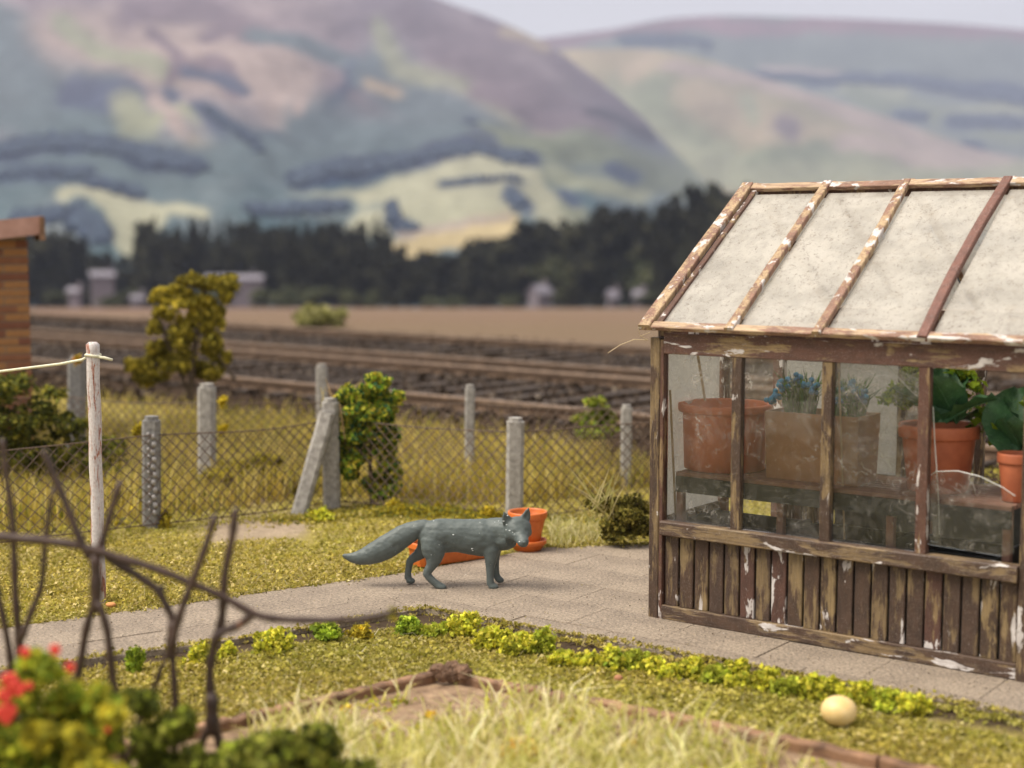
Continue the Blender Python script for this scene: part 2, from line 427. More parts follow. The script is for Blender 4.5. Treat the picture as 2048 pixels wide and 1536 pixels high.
def bushmesh(name, blobs, n, size, palette, weights=None, flat=.35, fine=True, lightdark=.0):
    rb = random.Random(len(blobs)*31+n); ex = []
    for b in blobs:
        ex.append(tuple(b[:3])+tuple(v*.72 for v in b[3:]))
        for _ in range(7):
            q = Vector((rb.gauss(0,1), rb.gauss(0,1), rb.gauss(0,1))).normalized(); k = rb.uniform(.22, .5); o_ = rb.uniform(.6, 1.02)
            ex.append((b[0]+q.x*b[3]*o_, b[1]+q.y*b[4]*o_, b[2]+q.z*b[5]*o_, b[3]*k, b[4]*k, b[5]*k))
    P, d = blob_points(ex, n)
    # gather leaflets into clumps so that gaps show
    cl = np.sin(P[:,0]*4.1/size*.06+1)*np.sin(P[:,1]*3.7/size*.06)*np.sin(P[:,2]*4.6/size*.06+2)
    P += (rng.normal(size=P.shape))*size*.5
    keep = cl + rng.uniform(-.9, .35, n) < .30
    P, d, cl = P[keep], d[keep], cl[keep]
    K = max(4, int(len(P)/55)); ce = P[rng.choice(len(P), K)]
    idx = np.empty(len(P), int)
    for i0 in range(0, len(P), 4000):
        q = P[i0:i0+4000]; idx[i0:i0+4000] = ((q[:,None,:]-ce[None])**2).sum(-1).argmin(1)
    P = ce[idx]+(P-ce[idx])*.80; cv = rng.normal(1, .20, K).clip(.55, 1.5)
    # natural patches of leaf colour (old and new growth)
    pt = np.sin(P[:,0]*2.3/size*.05+P[:,2]*3.1/size*.05)+np.sin(P[:,1]*2.9/size*.05-P[:,2]*2/size*.05+1)
    C = pal(len(P), palette, weights)*((1+.12*pt)*cv[idx])[:,None]
    V, C = quads_at(P, d, size, np.clip(C, .003, 1), flat)
    return quadmesh(name, V, C)
def blademesh(name, P, h, w, lean, palette, weights=None, bend=.3):
    n = len(P); th = rng.uniform(0, 2*PI, n)
    hh = h*rng.uniform(.5, 1.25, n)
    l = np.stack([np.cos(th), np.sin(th), np.zeros(n)], 1)*(lean*rng.uniform(.1, 1.2, n)*hh)[:,None]
    ph = rng.uniform(0, 2*PI, n); s = np.stack([np.cos(ph), np.sin(ph), np.zeros(n)], 1)*(w*rng.uniform(.6,1.2,n))[:,None]*.5
    up = np.array([0,0,1.0])
    mid = P + l*.35 + up*(hh*.6)[:,None]; tip = P + l*1.1 + up*(hh*(1-bend*rng.uniform(0,1,n)))[:,None]
    V = np.empty((n,6,3)); V[:,0]=P-s; V[:,1]=P+s; V[:,2]=mid+s*.8; V[:,3]=mid-s*.8; V[:,4]=tip+s*.15; V[:,5]=tip-s*.15
    C = np.repeat(pal(n, palette, weights, .15), 6, axis=0)
    b = np.arange(n)[:,None]*6
    F = np.concatenate([b+np.array([[0,1,2,3]]), b+np.array([[3,2,4,5]])]).reshape(-1,4)
    return np_mesh(name, V.reshape(-1,3), F, C)

# ================================================================== TERRAIN
# track frame
kt = 1.185
TD = Vector((kt, -1, 0)).normalized(); TN = Vector((1, kt, 0)).normalized()
ZR = 0.35
def s_of(px, py): return G(px, py, ZR).dot(TN)
S_R4, S_R3, S_R2, S_R1 = s_of(480, 753), s_of(470, 697), s_of(470, 683), s_of(467, 647)
def sm(a, b, x):
    t = np.clip((x-a)/(b-a), 0, 1); return t*t*(3-2*t)
def ground_z(x, y):
    x = np.asarray(x, float); y = np.asarray(y, float)
    s = x*TN.x + y*TN.y
    z = -.03 + .07*sm(S_R4-4.0, S_R4-1.0, s) + .15*sm(S_R4-.85, S_R4-.35, s)
    z = z + .0*y
    z = np.where(y > 36, z - .0442*(y-36), z)
    z = z + .012*np.sin(x*2.1+y*1.3)*np.cos(y*1.7-x*.6)*sm(7,9,y)
    return z
def grid_mesh(name, xs, ys, zf, colf=None):
    X, Y = np.meshgrid(xs, ys); Z = zf(X, Y); V = np.stack([X, Y, Z], -1).reshape(-1,3)
    nx, ny = len(xs), len(ys); i, j = np.meshgrid(np.arange(nx-1), np.arange(ny-1))
    a = (j*nx+i).ravel(); F = np.stack([a, a+1, a+nx+1, a+nx], 1)
    return np_mesh(name, V, F, colf(V) if colf else None)

def strokes_eval(px, py, strokes, base):
    """soft capsule strokes in (px,py); returns colours"""
    C = base.copy()
    for pts, rad, soft, col in strokes:
        best = np.full(px.shape, 1e9)
        pts = [tuple(p) for p in pts]
        if len(pts) == 1: pts = pts*2
        for (x0,y0),(x1,y1) in zip(pts[:-1], pts[1:]):
            dx, dy = x1-x0, y1-y0; L = dx*dx+dy*dy+1e-9
            t = np.clip(((px-x0)*dx+(py-y0)*dy)/L, 0, 1)
            d = np.hypot(px-(x0+t*dx), py-(y0+t*dy)); best = np.minimum(best, d)
        a = 1-sm(rad-soft, rad+soft, best); a = a[...,None]
        C = C*(1-a)+np.array(col)*a
    return C

# --- near ground colours: lawn olive, bare sandy patches, brown beneath fence
def near_cols(V):
    x, y, z = V[:,0], V[:,1], V[:,2]
    px, py = topx(x, np.maximum(y, .5), z)
    n = np.sin(x*3.1+np.sin(y*2.3)*1.5)*np.sin(y*2.7+np.sin(x*1.9))
    base = np.array([.30,.245,.075])+n[:,None]*np.array([.02,.015,.004])
    s = x*TN.x+y*TN.y
    brown = sm(S_R4-1.2, S_R4-.7, s)[:,None]; base = base*(1-brown)+np.array([.045,.029,.019])*brown
    far = sm(S_R1+1.0, S_R1+2.2, s)[:,None]; base = base*(1-far)+np.array([.17,.12,.078])*far
    f2 = (np.sin(x*.12+y*.05)*np.sin(y*.21-x*.03)+np.sin(y*.6+x*.1)*.4)
    pk = (sm(.2, .6, f2)*sm(30, 50, y))[:,None]; base = base*(1-pk)+np.array([.20,.115,.095])*pk
    strokes = [([(430,1062),(590,1050)], 26, 14, (.36,.28,.20)), ([(-50,985),(280,975),(520,985)], 22, 14, (.33,.24,.17)),
               ([(640,1005),(900,1020)], 14, 10, (.20,.16,.07)), ([(-40,1265),(850,1150)], 10, 6, (.16,.12,.06)),
               ([(-40,1345),(480,1285),(830,1228),(1300,1320),(2200,1470)], 22, 8, (.075,.052,.034))]
    return strokes_eval(px, py, strokes, base)
def groundmat():
    m, nt, b = newmat('garden_ground')
    a = nt.nodes.new('ShaderNodeVertexColor'); a.layer_name = 'Col'
    f = noise_(nt, 14, 8, .7); f2 = noise_(nt, 90, 4, .7)
    v = ramp(nt, f, [(.25, .7), (.75, 1.3)]); v2 = ramp(nt, f2, [(.3, .6), (.7, 1.35)])
    col = mixc(nt, 1.0, mixc(nt, 1.0, a.outputs['Color'], v, 'MULTIPLY'), v2, 'MULTIPLY')
    nt.links.new(col, b.inputs['Base Color']); b.inputs['Roughness'].default_value = .95; b.inputs['Specular IOR Level'].default_value = .1
    bump(nt, b, f2, .8, .015); return m
M_GROUND = groundmat()
ys = np.concatenate([np.linspace(-3, 5, 12), np.linspace(5.2, 14, 120), np.linspace(14.2, 36, 130), 36*np.exp(np.linspace(.03, math.log(345/36), 60))])
xs = np.concatenate([-150-np.linspace(500, 0, 12), -12-np.linspace(120, 0, 26)[:-1], np.linspace(-12, 12, 260), 12+np.linspace(0, 120, 26)[1:], 150+np.linspace(0, 500, 12)])
tag(obj('ground', grid_mesh('ground', xs, ys, ground_z, near_cols), M_GROUND, smooth=True), kind='structure')
# valley floor to the horizon
vf = MB().box(-16000, 16000, 240, 16000, -71, -62)
M_VALLEY = plain('valley_pasture', (.10,.12,.05), (.20,.18,.08), .01, .95, .1, .1)
tag(obj('valley_floor', vf, M_VALLEY), kind='structure')

# --- hills
def interp(xs_, pts):
    p = sorted(pts); return np.interp(xs_, [a for a,_ in p], [b for _,b in p])
def fbm(x, y, seed=0, oct=5):
    r = np.random.default_rng(seed); v = 0; a = 1.0; f = 1.0
    for o in range(oct):
        for _ in range(3):
            t = r.uniform(0, 2*PI); p = r.uniform(0, 2*PI); k = f*r.uniform(.7, 1.3)
            v = v + a/3*np.sin((x*math.cos(t)+y*math.sin(t))*k + p + .9*np.sin((x*math.sin(t)-y*math.cos(t))*k*.6))
        a *= .55; f *= 2.0
    return v
def smooth_line(xs_, pts):
    y = interp(xs_, pts); k = np.hanning(15); k /= k.sum()
    return np.convolve(np.pad(y, 7, 'edge'), k, 'valid')
def hillmat():
    m, nt, b = newmat('moorland_cover')
    a = nt.nodes.new('ShaderNodeVertexColor'); a.layer_name = 'Col'
    f = noise_(nt, .05, 7, .65); v = ramp(nt, f, [(.25, .78), (.75, 1.22)])
    f2 = noise_(nt, .25, 5, .6); v2 = ramp(nt, f2, [(.3, .8), (.7, 1.18)])
    col = mixc(nt, 1.0, mixc(nt, 1.0, a.outputs['Color'], v, 'MULTIPLY'), v2, 'MULTIPLY')
    nt.links.new(col, b.inputs['Base Color']); b.inputs['Roughness'].default_value = 1.0; b.inputs['Specular IOR Level'].default_value = 0
    bump(nt, b, f, .4, 6.0); return m
M_HILL = hillmat()
def hill(name, sky_pts, y_foot, D0, D1, rows, strokes, basef, relief, seed, pexp=1.0, dexp=1.0, pxr=(-1900, 4000), step=9):
    pxs = np.arange(pxr[0], pxr[1], step); ts = np.linspace(0, 1, rows)
    ysk = smooth_line(pxs, sky_pts)
    PX, T = np.meshgrid(pxs, ts); YS = np.meshgrid(ysk, ts)[0]
    Y = y_foot + (YS-y_foot)*T**pexp; D = D0+(D1-D0)*T**dexp
    x, yy, z = PDn(PX, Y, D)
    rr = fbm(PX/170, Y/110, seed)
    z = z + relief*rr*np.sin(PI*np.clip(T, 0, 1))**.8*(D/D1)
    # back side falls away behind the ridge
    back = []
    for q in (.12, .35, .7, 1.0):
        Db = D1*(1+.25*q); xb = x[-1]*(1+.25*q); zb = z[-1]*(1-q)**1.5 + -70*q; back.append((xb, np.full_like(xb, Db), zb))
    X = np.vstack([x]+[b[0][None] for b in back]); Yw = np.vstack([yy]+[b[1][None] for b in back]); Z = np.vstack([z]+[b[2][None] for b in back])
    PXf = np.vstack([PX]+[pxs[None]]*4); PYf = np.vstack([Y]+[ysk[None]]*4)
    wx = fbm(PXf/50, PYf/50, seed+5, 5)*16; wy = fbm(PXf/50+9, PYf/50+4, seed+6, 5)*12
    C0 = basef(PXf, PYf); C = strokes_eval(PXf+wx, PYf+wy, strokes, C0); C = C*(1+.13*fbm(PXf/30, PYf/18, seed+9, 4)[...,None]); C = C*.86+C0*.14
    V = np.stack([X, Yw, Z], -1).reshape(-1,3)
    ny, nx = X.shape; i, j = np.meshgrid(np.arange(nx-1), np.arange(ny-1)); a = (j*nx+i).ravel()
    F = np.stack([a, a+1, a+nx+1, a+nx], 1)
    tag(obj(name, np_mesh(name, V, F, np.clip(C.reshape(-1,3)*.84, .01, .9)), M_HILL, smooth=True), kind='structure')
    return dict(y_foot=y_foot, D0=D0, D1=D1, sky=(pxs, ysk), pexp=pexp, dexp=dexp, relief=relief, seed=seed)
def hill_point(h, px, py):
    ysk = np.interp(px, *h['sky']); t = np.clip((py-h['y_foot'])/(ysk-h['y_foot']), 0, 1)**(1/h['pexp'])
    D = h['D0']+(h['D1']-h['D0'])*t**h['dexp']
    x, y, z = PDn(px, py, D)
    z = z + h['relief']*fbm(px/170, py/110, h['seed'])*np.sin(PI*t)**.8*(D/h['D1'])
    return x, y, z
# land-cover colours; woods and blue-green slopes also carry painted haze blue
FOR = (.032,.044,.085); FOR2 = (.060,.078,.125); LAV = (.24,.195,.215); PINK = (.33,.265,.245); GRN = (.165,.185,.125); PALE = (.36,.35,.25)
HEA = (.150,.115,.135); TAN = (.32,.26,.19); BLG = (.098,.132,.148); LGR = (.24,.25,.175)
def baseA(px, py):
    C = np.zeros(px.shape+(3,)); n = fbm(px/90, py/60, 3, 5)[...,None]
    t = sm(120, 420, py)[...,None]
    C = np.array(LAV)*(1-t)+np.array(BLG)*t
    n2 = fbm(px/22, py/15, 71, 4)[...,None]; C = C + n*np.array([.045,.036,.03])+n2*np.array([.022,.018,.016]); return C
SA = [
 ([(-900,150),(-300,120),(20,140),(120,200),(170,240)], 105, 26, BLG), ([(-200,60),(0,70),(90,150)], 50, 22, BLG),
 ([(130,60),(330,90),(560,150)], 70, 40, PINK), ([(300,150),(560,170),(590,240)], 50, 30, PINK),
 ([(120,30),(260,130),(330,170)], 26, 16, LGR), ([(300,60),(370,130),(330,190)], 12, 8, HEA),
 ([(250,20),(420,10),(520,60)], 30, 20, HEA), ([(420,70),(480,40),(600,80)], 16, 12, HEA),
 ([(360,160),(430,140),(470,200)], 18, 12, HEA), ([(260,300),(330,250),(400,260)], 16, 12, LGR),
 ([(150,190),(220,215),(250,220)], 36, 14, FOR2), ([(325,215),(340,220)], 15, 8, FOR2),
 ([(375,165),(430,170),(490,200)], 13, 8, FOR2), ([(400,240),(450,280),(520,310),(560,290)], 22, 10, FOR2),
 ([(520,60),(620,90),(700,110),(700,150)], 22, 14, BLG), ([(700,110),(685,170),(660,220)], 12, 7, FOR2),
 ([(760,120),(870,230),(980,300)], 60, 36, BLG), ([(620,260),(760,270),(900,300)], 56, 30, BLG),
 ([(760,40),(800,110),(900,160),(1040,250)], 20, 14, LGR), ([(820,20),(900,60),(1000,80)], 24, 16, HEA),
 ([(740,150),(790,160)], 16, 10, TAN), ([(900,90),(1000,150),(1150,230)], 46, 26, HEA), ([(960,190),(1100,240),(1200,270)], 30, 18, HEA),
 ([(960,30),(1060,90),(1200,180),(1290,250)], 16, 10, HEA), ([(1000,60),(1080,100)], 9, 6, TAN), ([(1180,220),(1300,270)], 12, 7, (.05,.04,.05)),
 ([(1080,270),(1180,310),(1260,330)], 12, 10, PINK), ([(990,320),(1150,300),(1300,350),(1420,370)], 38, 24, GRN),
 ([(300,230),(360,300),(440,330),(500,345)], 16, 10, PINK), ([(380,300),(470,330)], 9, 6, TAN), ([(590,150),(600,220)], 12, 8, PINK),
 ([(250,240),(260,300)], 30, 16, LGR), 
 ([(-600,330),(0,345),(200,355),(420,345),(600,320)], 46, 24, BLG),
 ([(-700,285),(0,290),(120,300),(260,325),(400,345)], 17, 7, FOR), ([(0,345),(150,355),(180,360)], 12, 8, FOR2), ([(180,380),(280,385)], 12, 6, FOR),
 ([(585,350),(700,335),(860,325),(1050,345)], 19, 6, FOR), ([(945,265)], 14, 6, FOR2), ([(960,300),(1000,310)], 10, 6, FOR2),
 ([(590,400),(760,378),(900,365),(1060,380),(1060,440)], 20, 8, PALE), ([(800,410),(1000,400),(1100,430),(1130,460)], 36, 10, PALE),
 ([(700,430),(860,440),(1000,450)], 24, 10, PALE), ([(140,400),(260,415),(310,430),(280,470)], 26, 8, PALE), ([(240,450),(255,490)], 34, 10, PALE),
 ([(340,420),(420,430)], 12, 7, PALE), ([(1090,360),(1200,390),(1300,400)], 20, 12, LGR), ([(1120,430),(1160,460)], 20, 10, LGR),
 ([(780,415),(790,440),(810,450)], 13, 4, FOR), ([(880,385),(960,392),(1040,395)], 4, 3, FOR2), ([(1020,420),(1040,440)], 17, 8, FOR2), ([(1120,400),(1150,425)], 13, 7, FOR2),
 ([(1220,355),(1270,365)], 15, 8, FOR2), ([(480,420),(560,400),(690,395)], 18, 10, BLG), ([(150,440),(200,480)], 30, 10, BLG),
 ([(790,490),(880,480),(1000,470)], 22, 6, (.44,.35,.19)), ([(800,458),(1000,458)], 6, 4, (.34,.28,.24)),
 ([(1400,330),(1700,380),(2400,430)], 60, 30, GRN),
]
HA = hill('hillside', [(-1900,160),(-1200,60),(-700,-60),(-200,-150),(200,-190),(560,-150),(740,-70),(880,0),(1000,42),(1100,90),(1180,148),(1260,212),(1330,280),(1420,330),(1600,385),(2048,440),(2800,470),(4000,490)],
          616, 330, 2400, 170, SA, baseA, 30, 21, 1.0, 1.35)
def baseB(px, py):
    n = fbm(px/110, py/70, 8, 5)[...,None]; return np.array([.265,.235,.155])+n*np.array([.045,.022,.02])
SB = [([(1230,170),(1350,270),(1480,330)], 30, 24, LGR), ([(1320,190),(1430,240)], 50, 30, GRN), ([(1400,200),(1560,280),(1680,300)], 40, 24, TAN),
      ([(1350,125),(1500,165),(1700,230),(1880,290),(2300,350)], 20, 10, PINK), ([(1260,140),(1300,110)], 26, 18, TAN), ([(1480,210),(1500,240)], 16, 10, LGR),
      ([(1500,330),(1640,310),(1800,320)], 26, 16, GRN), ([(1700,290),(1850,315),(2048,330)], 22, 14, PINK), ([(1280,310),(1500,350),(2048,350)], 22, 14, LGR), ([(1560,255),(1600,270)], 16, 12, HEA)]
HB = hill('middle_ridge', [(-1900,500),(300,300),(800,170),(1000,118),(1130,98),(1300,98),(1400,113),(1500,148),(1650,195),(1800,243),(1950,300),(2048,318),(2400,370),(4000,450)],
          520, 1500, 2900, 90, SB, baseB, 30, 31, 1.0, 1.0, (200, 4000), 12)
def baseC(px, py):
    n = fbm(px/120, py/50, 9, 5)[...,None]; return np.array([.15,.17,.155])+n*np.array([.02,.02,.016])
SC = [([(1090,85),(1260,70),(1400,42),(1700,45),(2048,68),(3000,120)], 15, 9, (.20,.115,.135)), ([(1230,90),(1330,75),(1430,88)], 12, 6, (.03,.045,.06)),
      ([(1540,132),(1660,143)], 7, 4, PINK), ([(1640,180),(1800,200)], 18, 10, LGR), ([(1900,230),(2048,225)], 14, 8, LGR), ([(1700,200),(1900,240),(2048,270)], 20, 10, GRN),
      ([(1500,150),(1640,160),(1780,165),(1900,185),(2048,200),(2500,210)], 9, 4, FOR), ([(1780,160),(1850,175),(2048,190)], 15, 6, FOR),
      ([(1600,170),(1660,185)], 8, 4, FOR2), ([(1800,235),(1850,240)], 12, 6, FOR2), ([(1900,245),(2048,245)], 15, 6, FOR2), ([(1930,290),(1960,300)], 10, 5, FOR2)]
HC = hill('far_ridge', [(-1900,300),(600,160),(900,100),(1090,76),(1200,62),(1255,55),(1310,38),(1450,30),(1700,37),(1900,47),(2048,60),(3000,110),(4000,170)],
          420, 2900, 3700, 70, SC, baseC, 14, 41, 1.0, 1.0, (300, 4000), 12)

# woods on the hillsides, too far off to count: one stuff object per hill
def scatter_wood(h, strokes, n_per, hgt, wid, name, seed):
    r = np.random.default_rng(seed); P = []
    for pts, rad in strokes:
        L = sum(math.dist(a, b) for a, b in zip(pts[:-1], pts[1:])) if len(pts) > 1 else rad
        n = int(n_per*(L+rad)*rad*2/1000)+3
        for _ in range(n):
            i = r.integers(0, max(1, len(pts)-1)); t = r.uniform(); a = pts[i]; b = pts[min(i+1, len(pts)-1)]
            P.append((a[0]+(b[0]-a[0])*t+r.normal(0, rad*.45), a[1]+(b[1]-a[1])*t+r.normal(0, rad*.33)))
    P = np.array(P); x, y, z = hill_point(h, P[:,0], P[:,1])
    n = len(P); m = 6; hh = hgt*r.uniform(.6, 1.2, n); ww = wid*r.uniform(.7, 1.2, n)
    V = np.empty((n, 2*m+1, 3)); prof = [(.75, .0), (1.0, .35)]
    for q, (rr, zz) in enumerate(prof):
        for k in range(m):
            t = 2*PI*k/m+q; V[:,q*m+k,0] = x+np.cos(t)*rr*ww; V[:,q*m+k,1] = y+np.sin(t)*rr*ww; V[:,q*m+k,2] = z-1+zz*hh
    V[:,2*m,0]=x; V[:,2*m,1]=y; V[:,2*m,2]=z+hh
    tri = []
    for k in range(m):
        a, b_ = k, (k+1)%m; tri += [(a, b_, m+b_), (a, m+b_, m+a), (m+a, m+b_, 2*m)]
    F = (np.arange(n)[:,None,None]*(2*m+1)+np.array(tri)[None]).reshape(-1,3)
    C = np.repeat(pal(n, [(.05,.07,.11),(.065,.09,.125),(.04,.055,.09)]), 2*m+1, axis=0)  # tree colours lifted towards blue, imitating distance haze in the colour
    tag(obj(name, np_mesh(name, V.reshape(-1,3), F, C, 3), M_FARLEAF), 'dark blue-green woods and shelter belts covering parts of the hillside', 'woodland', kind='stuff')
scatter_wood(HA, [([(-400,290),(0,292),(120,300),(260,325),(400,345)], 17), ([(180,382),(280,386)], 11), ([(585,350),(700,336),(860,326),(1050,346)], 17), ([(783,415),(790,440)], 12), ([(800,450),(830,455)], 6),
                  ([(945,266)], 10), ([(880,386),(1040,396)], 3), ([(1020,420),(1040,440)], 14), ([(150,440),(200,485)], 24), ([(500,425),(690,400)], 12), ([(0,345),(180,360)], 12),
                  ([(420,255),(520,310)], 12), ([(30,440),(120,440)], 16)], 70, 4.0, 2.3, 'hillside_woodland', 5)
scatter_wood(HC, [([(1500,150),(1640,162),(1780,165),(1900,185),(2048,200),(2500,210)], 9), ([(1790,165),(2048,192)], 14), ([(1800,237),(1850,242)], 11), ([(1900,245),(2048,245)], 13), ([(1930,290),(1960,300)], 9), ([(1250,92),(1420,88)], 8)],
             60, 9, 6, 'ridge_woodland', 6)

# ------------------------------------------------------------------ valley tree line
DARK = [(.026,.028,.016),(.040,.041,.022),(.016,.017,.012),(.060,.058,.030)]
MIDG = [(.10,.115,.055),(.15,.155,.075),(.06,.07,.04)]
def make_tree(kind, seed):
    r = random.Random(seed); blobs = []
    if kind == 'conifer':
        for i in range(9):
            t = i/8; w = (1-t)**.8*.30+.03; blobs.append((r.uniform(-.03,.03), r.uniform(-.03,.03), .1+t*.84, w, w, .09))
        m = bushmesh('crown', blobs, 2200, .038, DARK, flat=.2)
    else:
        for i in range(16):
            a = r.uniform(0, 2*PI); q = r.uniform(0, .26); z = r.uniform(.28, .82); w = r.uniform(.13, .22)*(1.15-abs(z-.5))
            blobs.append((q*math.cos(a), q*math.sin(a), z, w, w, w*.85))
        blobs.append((0,0,.2,.30,.30,.18))
        m = bushmesh('crown', blobs, 3000, .040, DARK if kind == 'dark' else MIDG, flat=.2)
    return m
tmesh = {k: [make_tree(k, i*7+len(k)) for i in range(3)] for k in ('conifer', 'dark', 'mid')}
trk = MB().tube([(0,0,0),(.01,0,.25),(0,0,.7)], [.028,.022,.008], 6).mesh('trunk'); trk.materials.append(M_TRUNK)
for k in tmesh:
    for m in tmesh[k]: m.materials.append(M_FARLEAF)
def far_tree(px, ytop, D, wpx, kind, i, label, group, name):
    zb = float(ground_z((px-1024)/FPX*D, D)); top = PD(px, ytop, D); h = max(1.5, (top.z-zb)*1.10)
    w = wpx/FPX*D/.62
    e = empty(name, (top.x, D, zb), random.uniform(0, 6.28), label, 'tree', group); e.scale = (w, w, h)
    obj('crown', tmesh[kind][i%3], None, e); obj('trunk', trk, None, e)
def profile_trees(pts, n, D, wpx, kinds, label, group, name, jit=8, ytj=10):
    x0, x1 = pts[0][0], pts[-1][0]
    for i in range(n):
        px = x0+(x1-x0)*(i+.5)/n+random.uniform(-jit, jit)
        yt = float(interp(px, pts))+random.uniform(-ytj*.4, ytj)
        far_tree(px, yt, D+random.uniform(-14, 14), wpx*random.uniform(.8, 1.25), random.choice(kinds), i, label, group, name)
profile_trees([(-200,470),(60,462),(150,458),(185,505),(262,515)], 16, 320, 78, ['dark','conifer'], 'dark tree in the small wood beyond the railway, behind the brick hut', 'dark trees behind the brick hut', 'broadleaf_tree')
profile_trees([(262,452),(300,444),(345,458),(378,452),(440,446),(560,448),(700,446),(770,458),(800,496)], 26, 312, 56, ['conifer','dark','dark'], 'dark tree of the long plantation whose even top runs above the yellow-green shrub', 'dark trees of the long plantation', 'plantation_tree')
profile_trees([(290,470),(420,480),(560,476),(700,478),(800,520)], 14, 296, 64, ['dark','dark'], 'dark tree in the second row of the long plantation', 'dark trees in front of the plantation', 'broadleaf_tree')
profile_trees([(815,520),(850,505),(872,496),(905,512),(940,520)], 8, 312, 60, ['dark'], 'low round dark tree in the gap below the golden field', 'low trees below the golden field', 'broadleaf_tree')
profile_trees([(935,500),(980,470),(1040,452),(1080,442),(1130,450),(1180,432),(1230,408),(1290,424),(1330,440)], 14, 306, 84, ['dark'], 'rounded dark broadleaf tree in the wood left of the greenhouse roof', 'rounded trees of the right-hand wood', 'broadleaf_tree')
profile_trees([(920,545),(1050,520),(1150,510),(1300,500),(1420,500)], 12, 286, 74, ['dark','dark','mid'], 'dark tree in the front row of the wood left of the greenhouse', 'front trees of the right-hand wood', 'broadleaf_tree')
profile_trees([(1320,412),(1355,378),(1400,368),(1470,372),(1500,385),(1600,420),(1750,470),(2100,500)], 14, 290, 105, ['dark'], 'tallest black-green tree of the wood, rising behind the greenhouse gable', 'tall trees behind the greenhouse', 'broadleaf_tree')
profile_trees([(1300,470),(1400,440),(1500,470),(1650,500)], 6, 275, 70, ['dark'], 'dense dark tree standing in front of the tall trees behind the greenhouse', 'dense trees behind the greenhouse', 'broadleaf_tree')
profile_trees([(-100,560),(100,575),(300,580),(520,575),(700,580),(900,580),(1100,575),(1400,575)], 26, 262, 46, ['mid','mid','dark'], 'low grey-green hedgerow tree at the far edge of the stubble field', 'hedgerow trees at the far field edge', 'hedgerow_tree', 14, 14)
# far houses half hidden in the trees
def cottage(px, ybase, D, wpx, hpx, rot, label, long=1.0, name='cottage'):
    p = PD(px, ybase, D); s = D/FPX; w, h = wpx*s, hpx*s; zb = float(ground_z(p.x, D))
    z0 = p.z if p.z > zb else zb
    e = empty(name, (p.x, D, z0), rot, label, 'house'); d = min(6, w*.6); hw = h*.55
    obj('wall', MB().add([(-w/2,-d/2,zb-z0-.5),(w/2,-d/2,zb-z0-.5),(w/2,d/2,zb-z0-.5),(-w/2,d/2,zb-z0-.5),(-w/2,-d/2,hw),(w/2,-d/2,hw),(w/2,d/2,hw),(-w/2,d/2,hw),(-w/2,0,h*.98),(w/2,0,h*.98)],
                    [(0,1,5,4),(2,3,7,6),(1,2,6,9,5),(3,0,4,8,7)]), M_WHITE, e)
    rf = obj('roof', MB().add([(-w/2-.3,-d/2-.4,hw-.15),(w/2+.3,-d/2-.4,hw-.15),(w/2+.3,0,h),(-w/2-.3,0,h),(w/2+.3,d/2+.4,hw-.15),(-w/2-.3,d/2+.4,hw-.15),
                        (-w/2-.3,0,h+.25),(w/2+.3,0,h+.25),(-w/2-.3,-d/2-.4,hw+.1),(w/2+.3,-d/2-.4,hw+.1),(w/2+.3,d/2+.4,hw+.1),(-w/2-.3,d/2+.4,hw+.1)],
                    [(0,1,2,3),(3,2,4,5),(8,9,7,6),(6,7,10,11),(0,1,9,8),(4,5,11,10),(0,8,6,3),(3,6,11,5),(1,2,7,9),(2,4,10,7)]), M_SLATE, e)
    obj('chimney', MB().box(w*.3, w*.3+.7, -.35, .35, h-.3, h+1.0), M_WHITE, rf)
    nw = max(2, int(w/3))
    for i in range(nw):
        x = -w/2+w*(i+.5)/nw; obj('window', MB().box(x-.45, x+.45, -d/2-.06, -d/2+.02, hw*.4, hw*.8), M_DARKBOX, e)
cottage(470, 566, 282, 110, 14, .08, 'long low pale building with grey roof behind the yellow-green shrub', name='farm_building')
cottage(205, 562, 282, 44, 18, .3, 'pale cottage in the trees right of the brick hut, the upper one')
cottage(150, 592, 250, 22, 15, -.2, 'small pale cottage nearest the brick hut')
cottage(275, 606, 248, 22, 14, .5, 'small white cottage at the field edge left of the shrub')
cottage(1080, 606, 268, 44, 34, .9, 'pale gabled cottage under the dark wood left of the greenhouse')
cottage(1225, 612, 262, 18, 30, .3, 'narrow pale cottage end close to the greenhouse eave, left of its neighbour')
cottage(1278, 612, 262, 18, 30, -.3, 'narrow pale cottage end right beside the greenhouse eave')

# ================================================================== RAILWAY
def tpt(s, a, z): return TN*s + TD*a + Vector((0,0,z))
bal_w = (S_R4-.75, S_R1+1.5)
def ballast():
    n = 70000; s = rng.uniform(bal_w[0]-.3, bal_w[1], n); a = rng.uniform(-34, 8, n)
    P = np.stack([TN.x*s+TD.x*a, TN.y*s+TD.y*a, np.zeros(n)], 1); P[:,2] = ground_z(P[:,0], P[:,1])+rng.uniform(.0,.035,n)
    V, C = quads_at(P, np.tile([0,0,1.0], (n,1)), .042, pal(n, [(.055,.036,.024),(.032,.021,.014),(.095,.068,.046),(.20,.16,.12)], [.40,.42,.14,.04]), .3)
    return quadmesh('ballast', V, C)
tag(obj('ballast', ballast(), M_FARLEAF), 'brown stone ballast under and between the railway tracks', 'ballast', kind='stuff')
slp = MB().beam((0,-1,0),(0,1,0), .24, .13, (1,0,0), .1).mesh('sleeper'); slp.materials.append(M_SLEEPER)
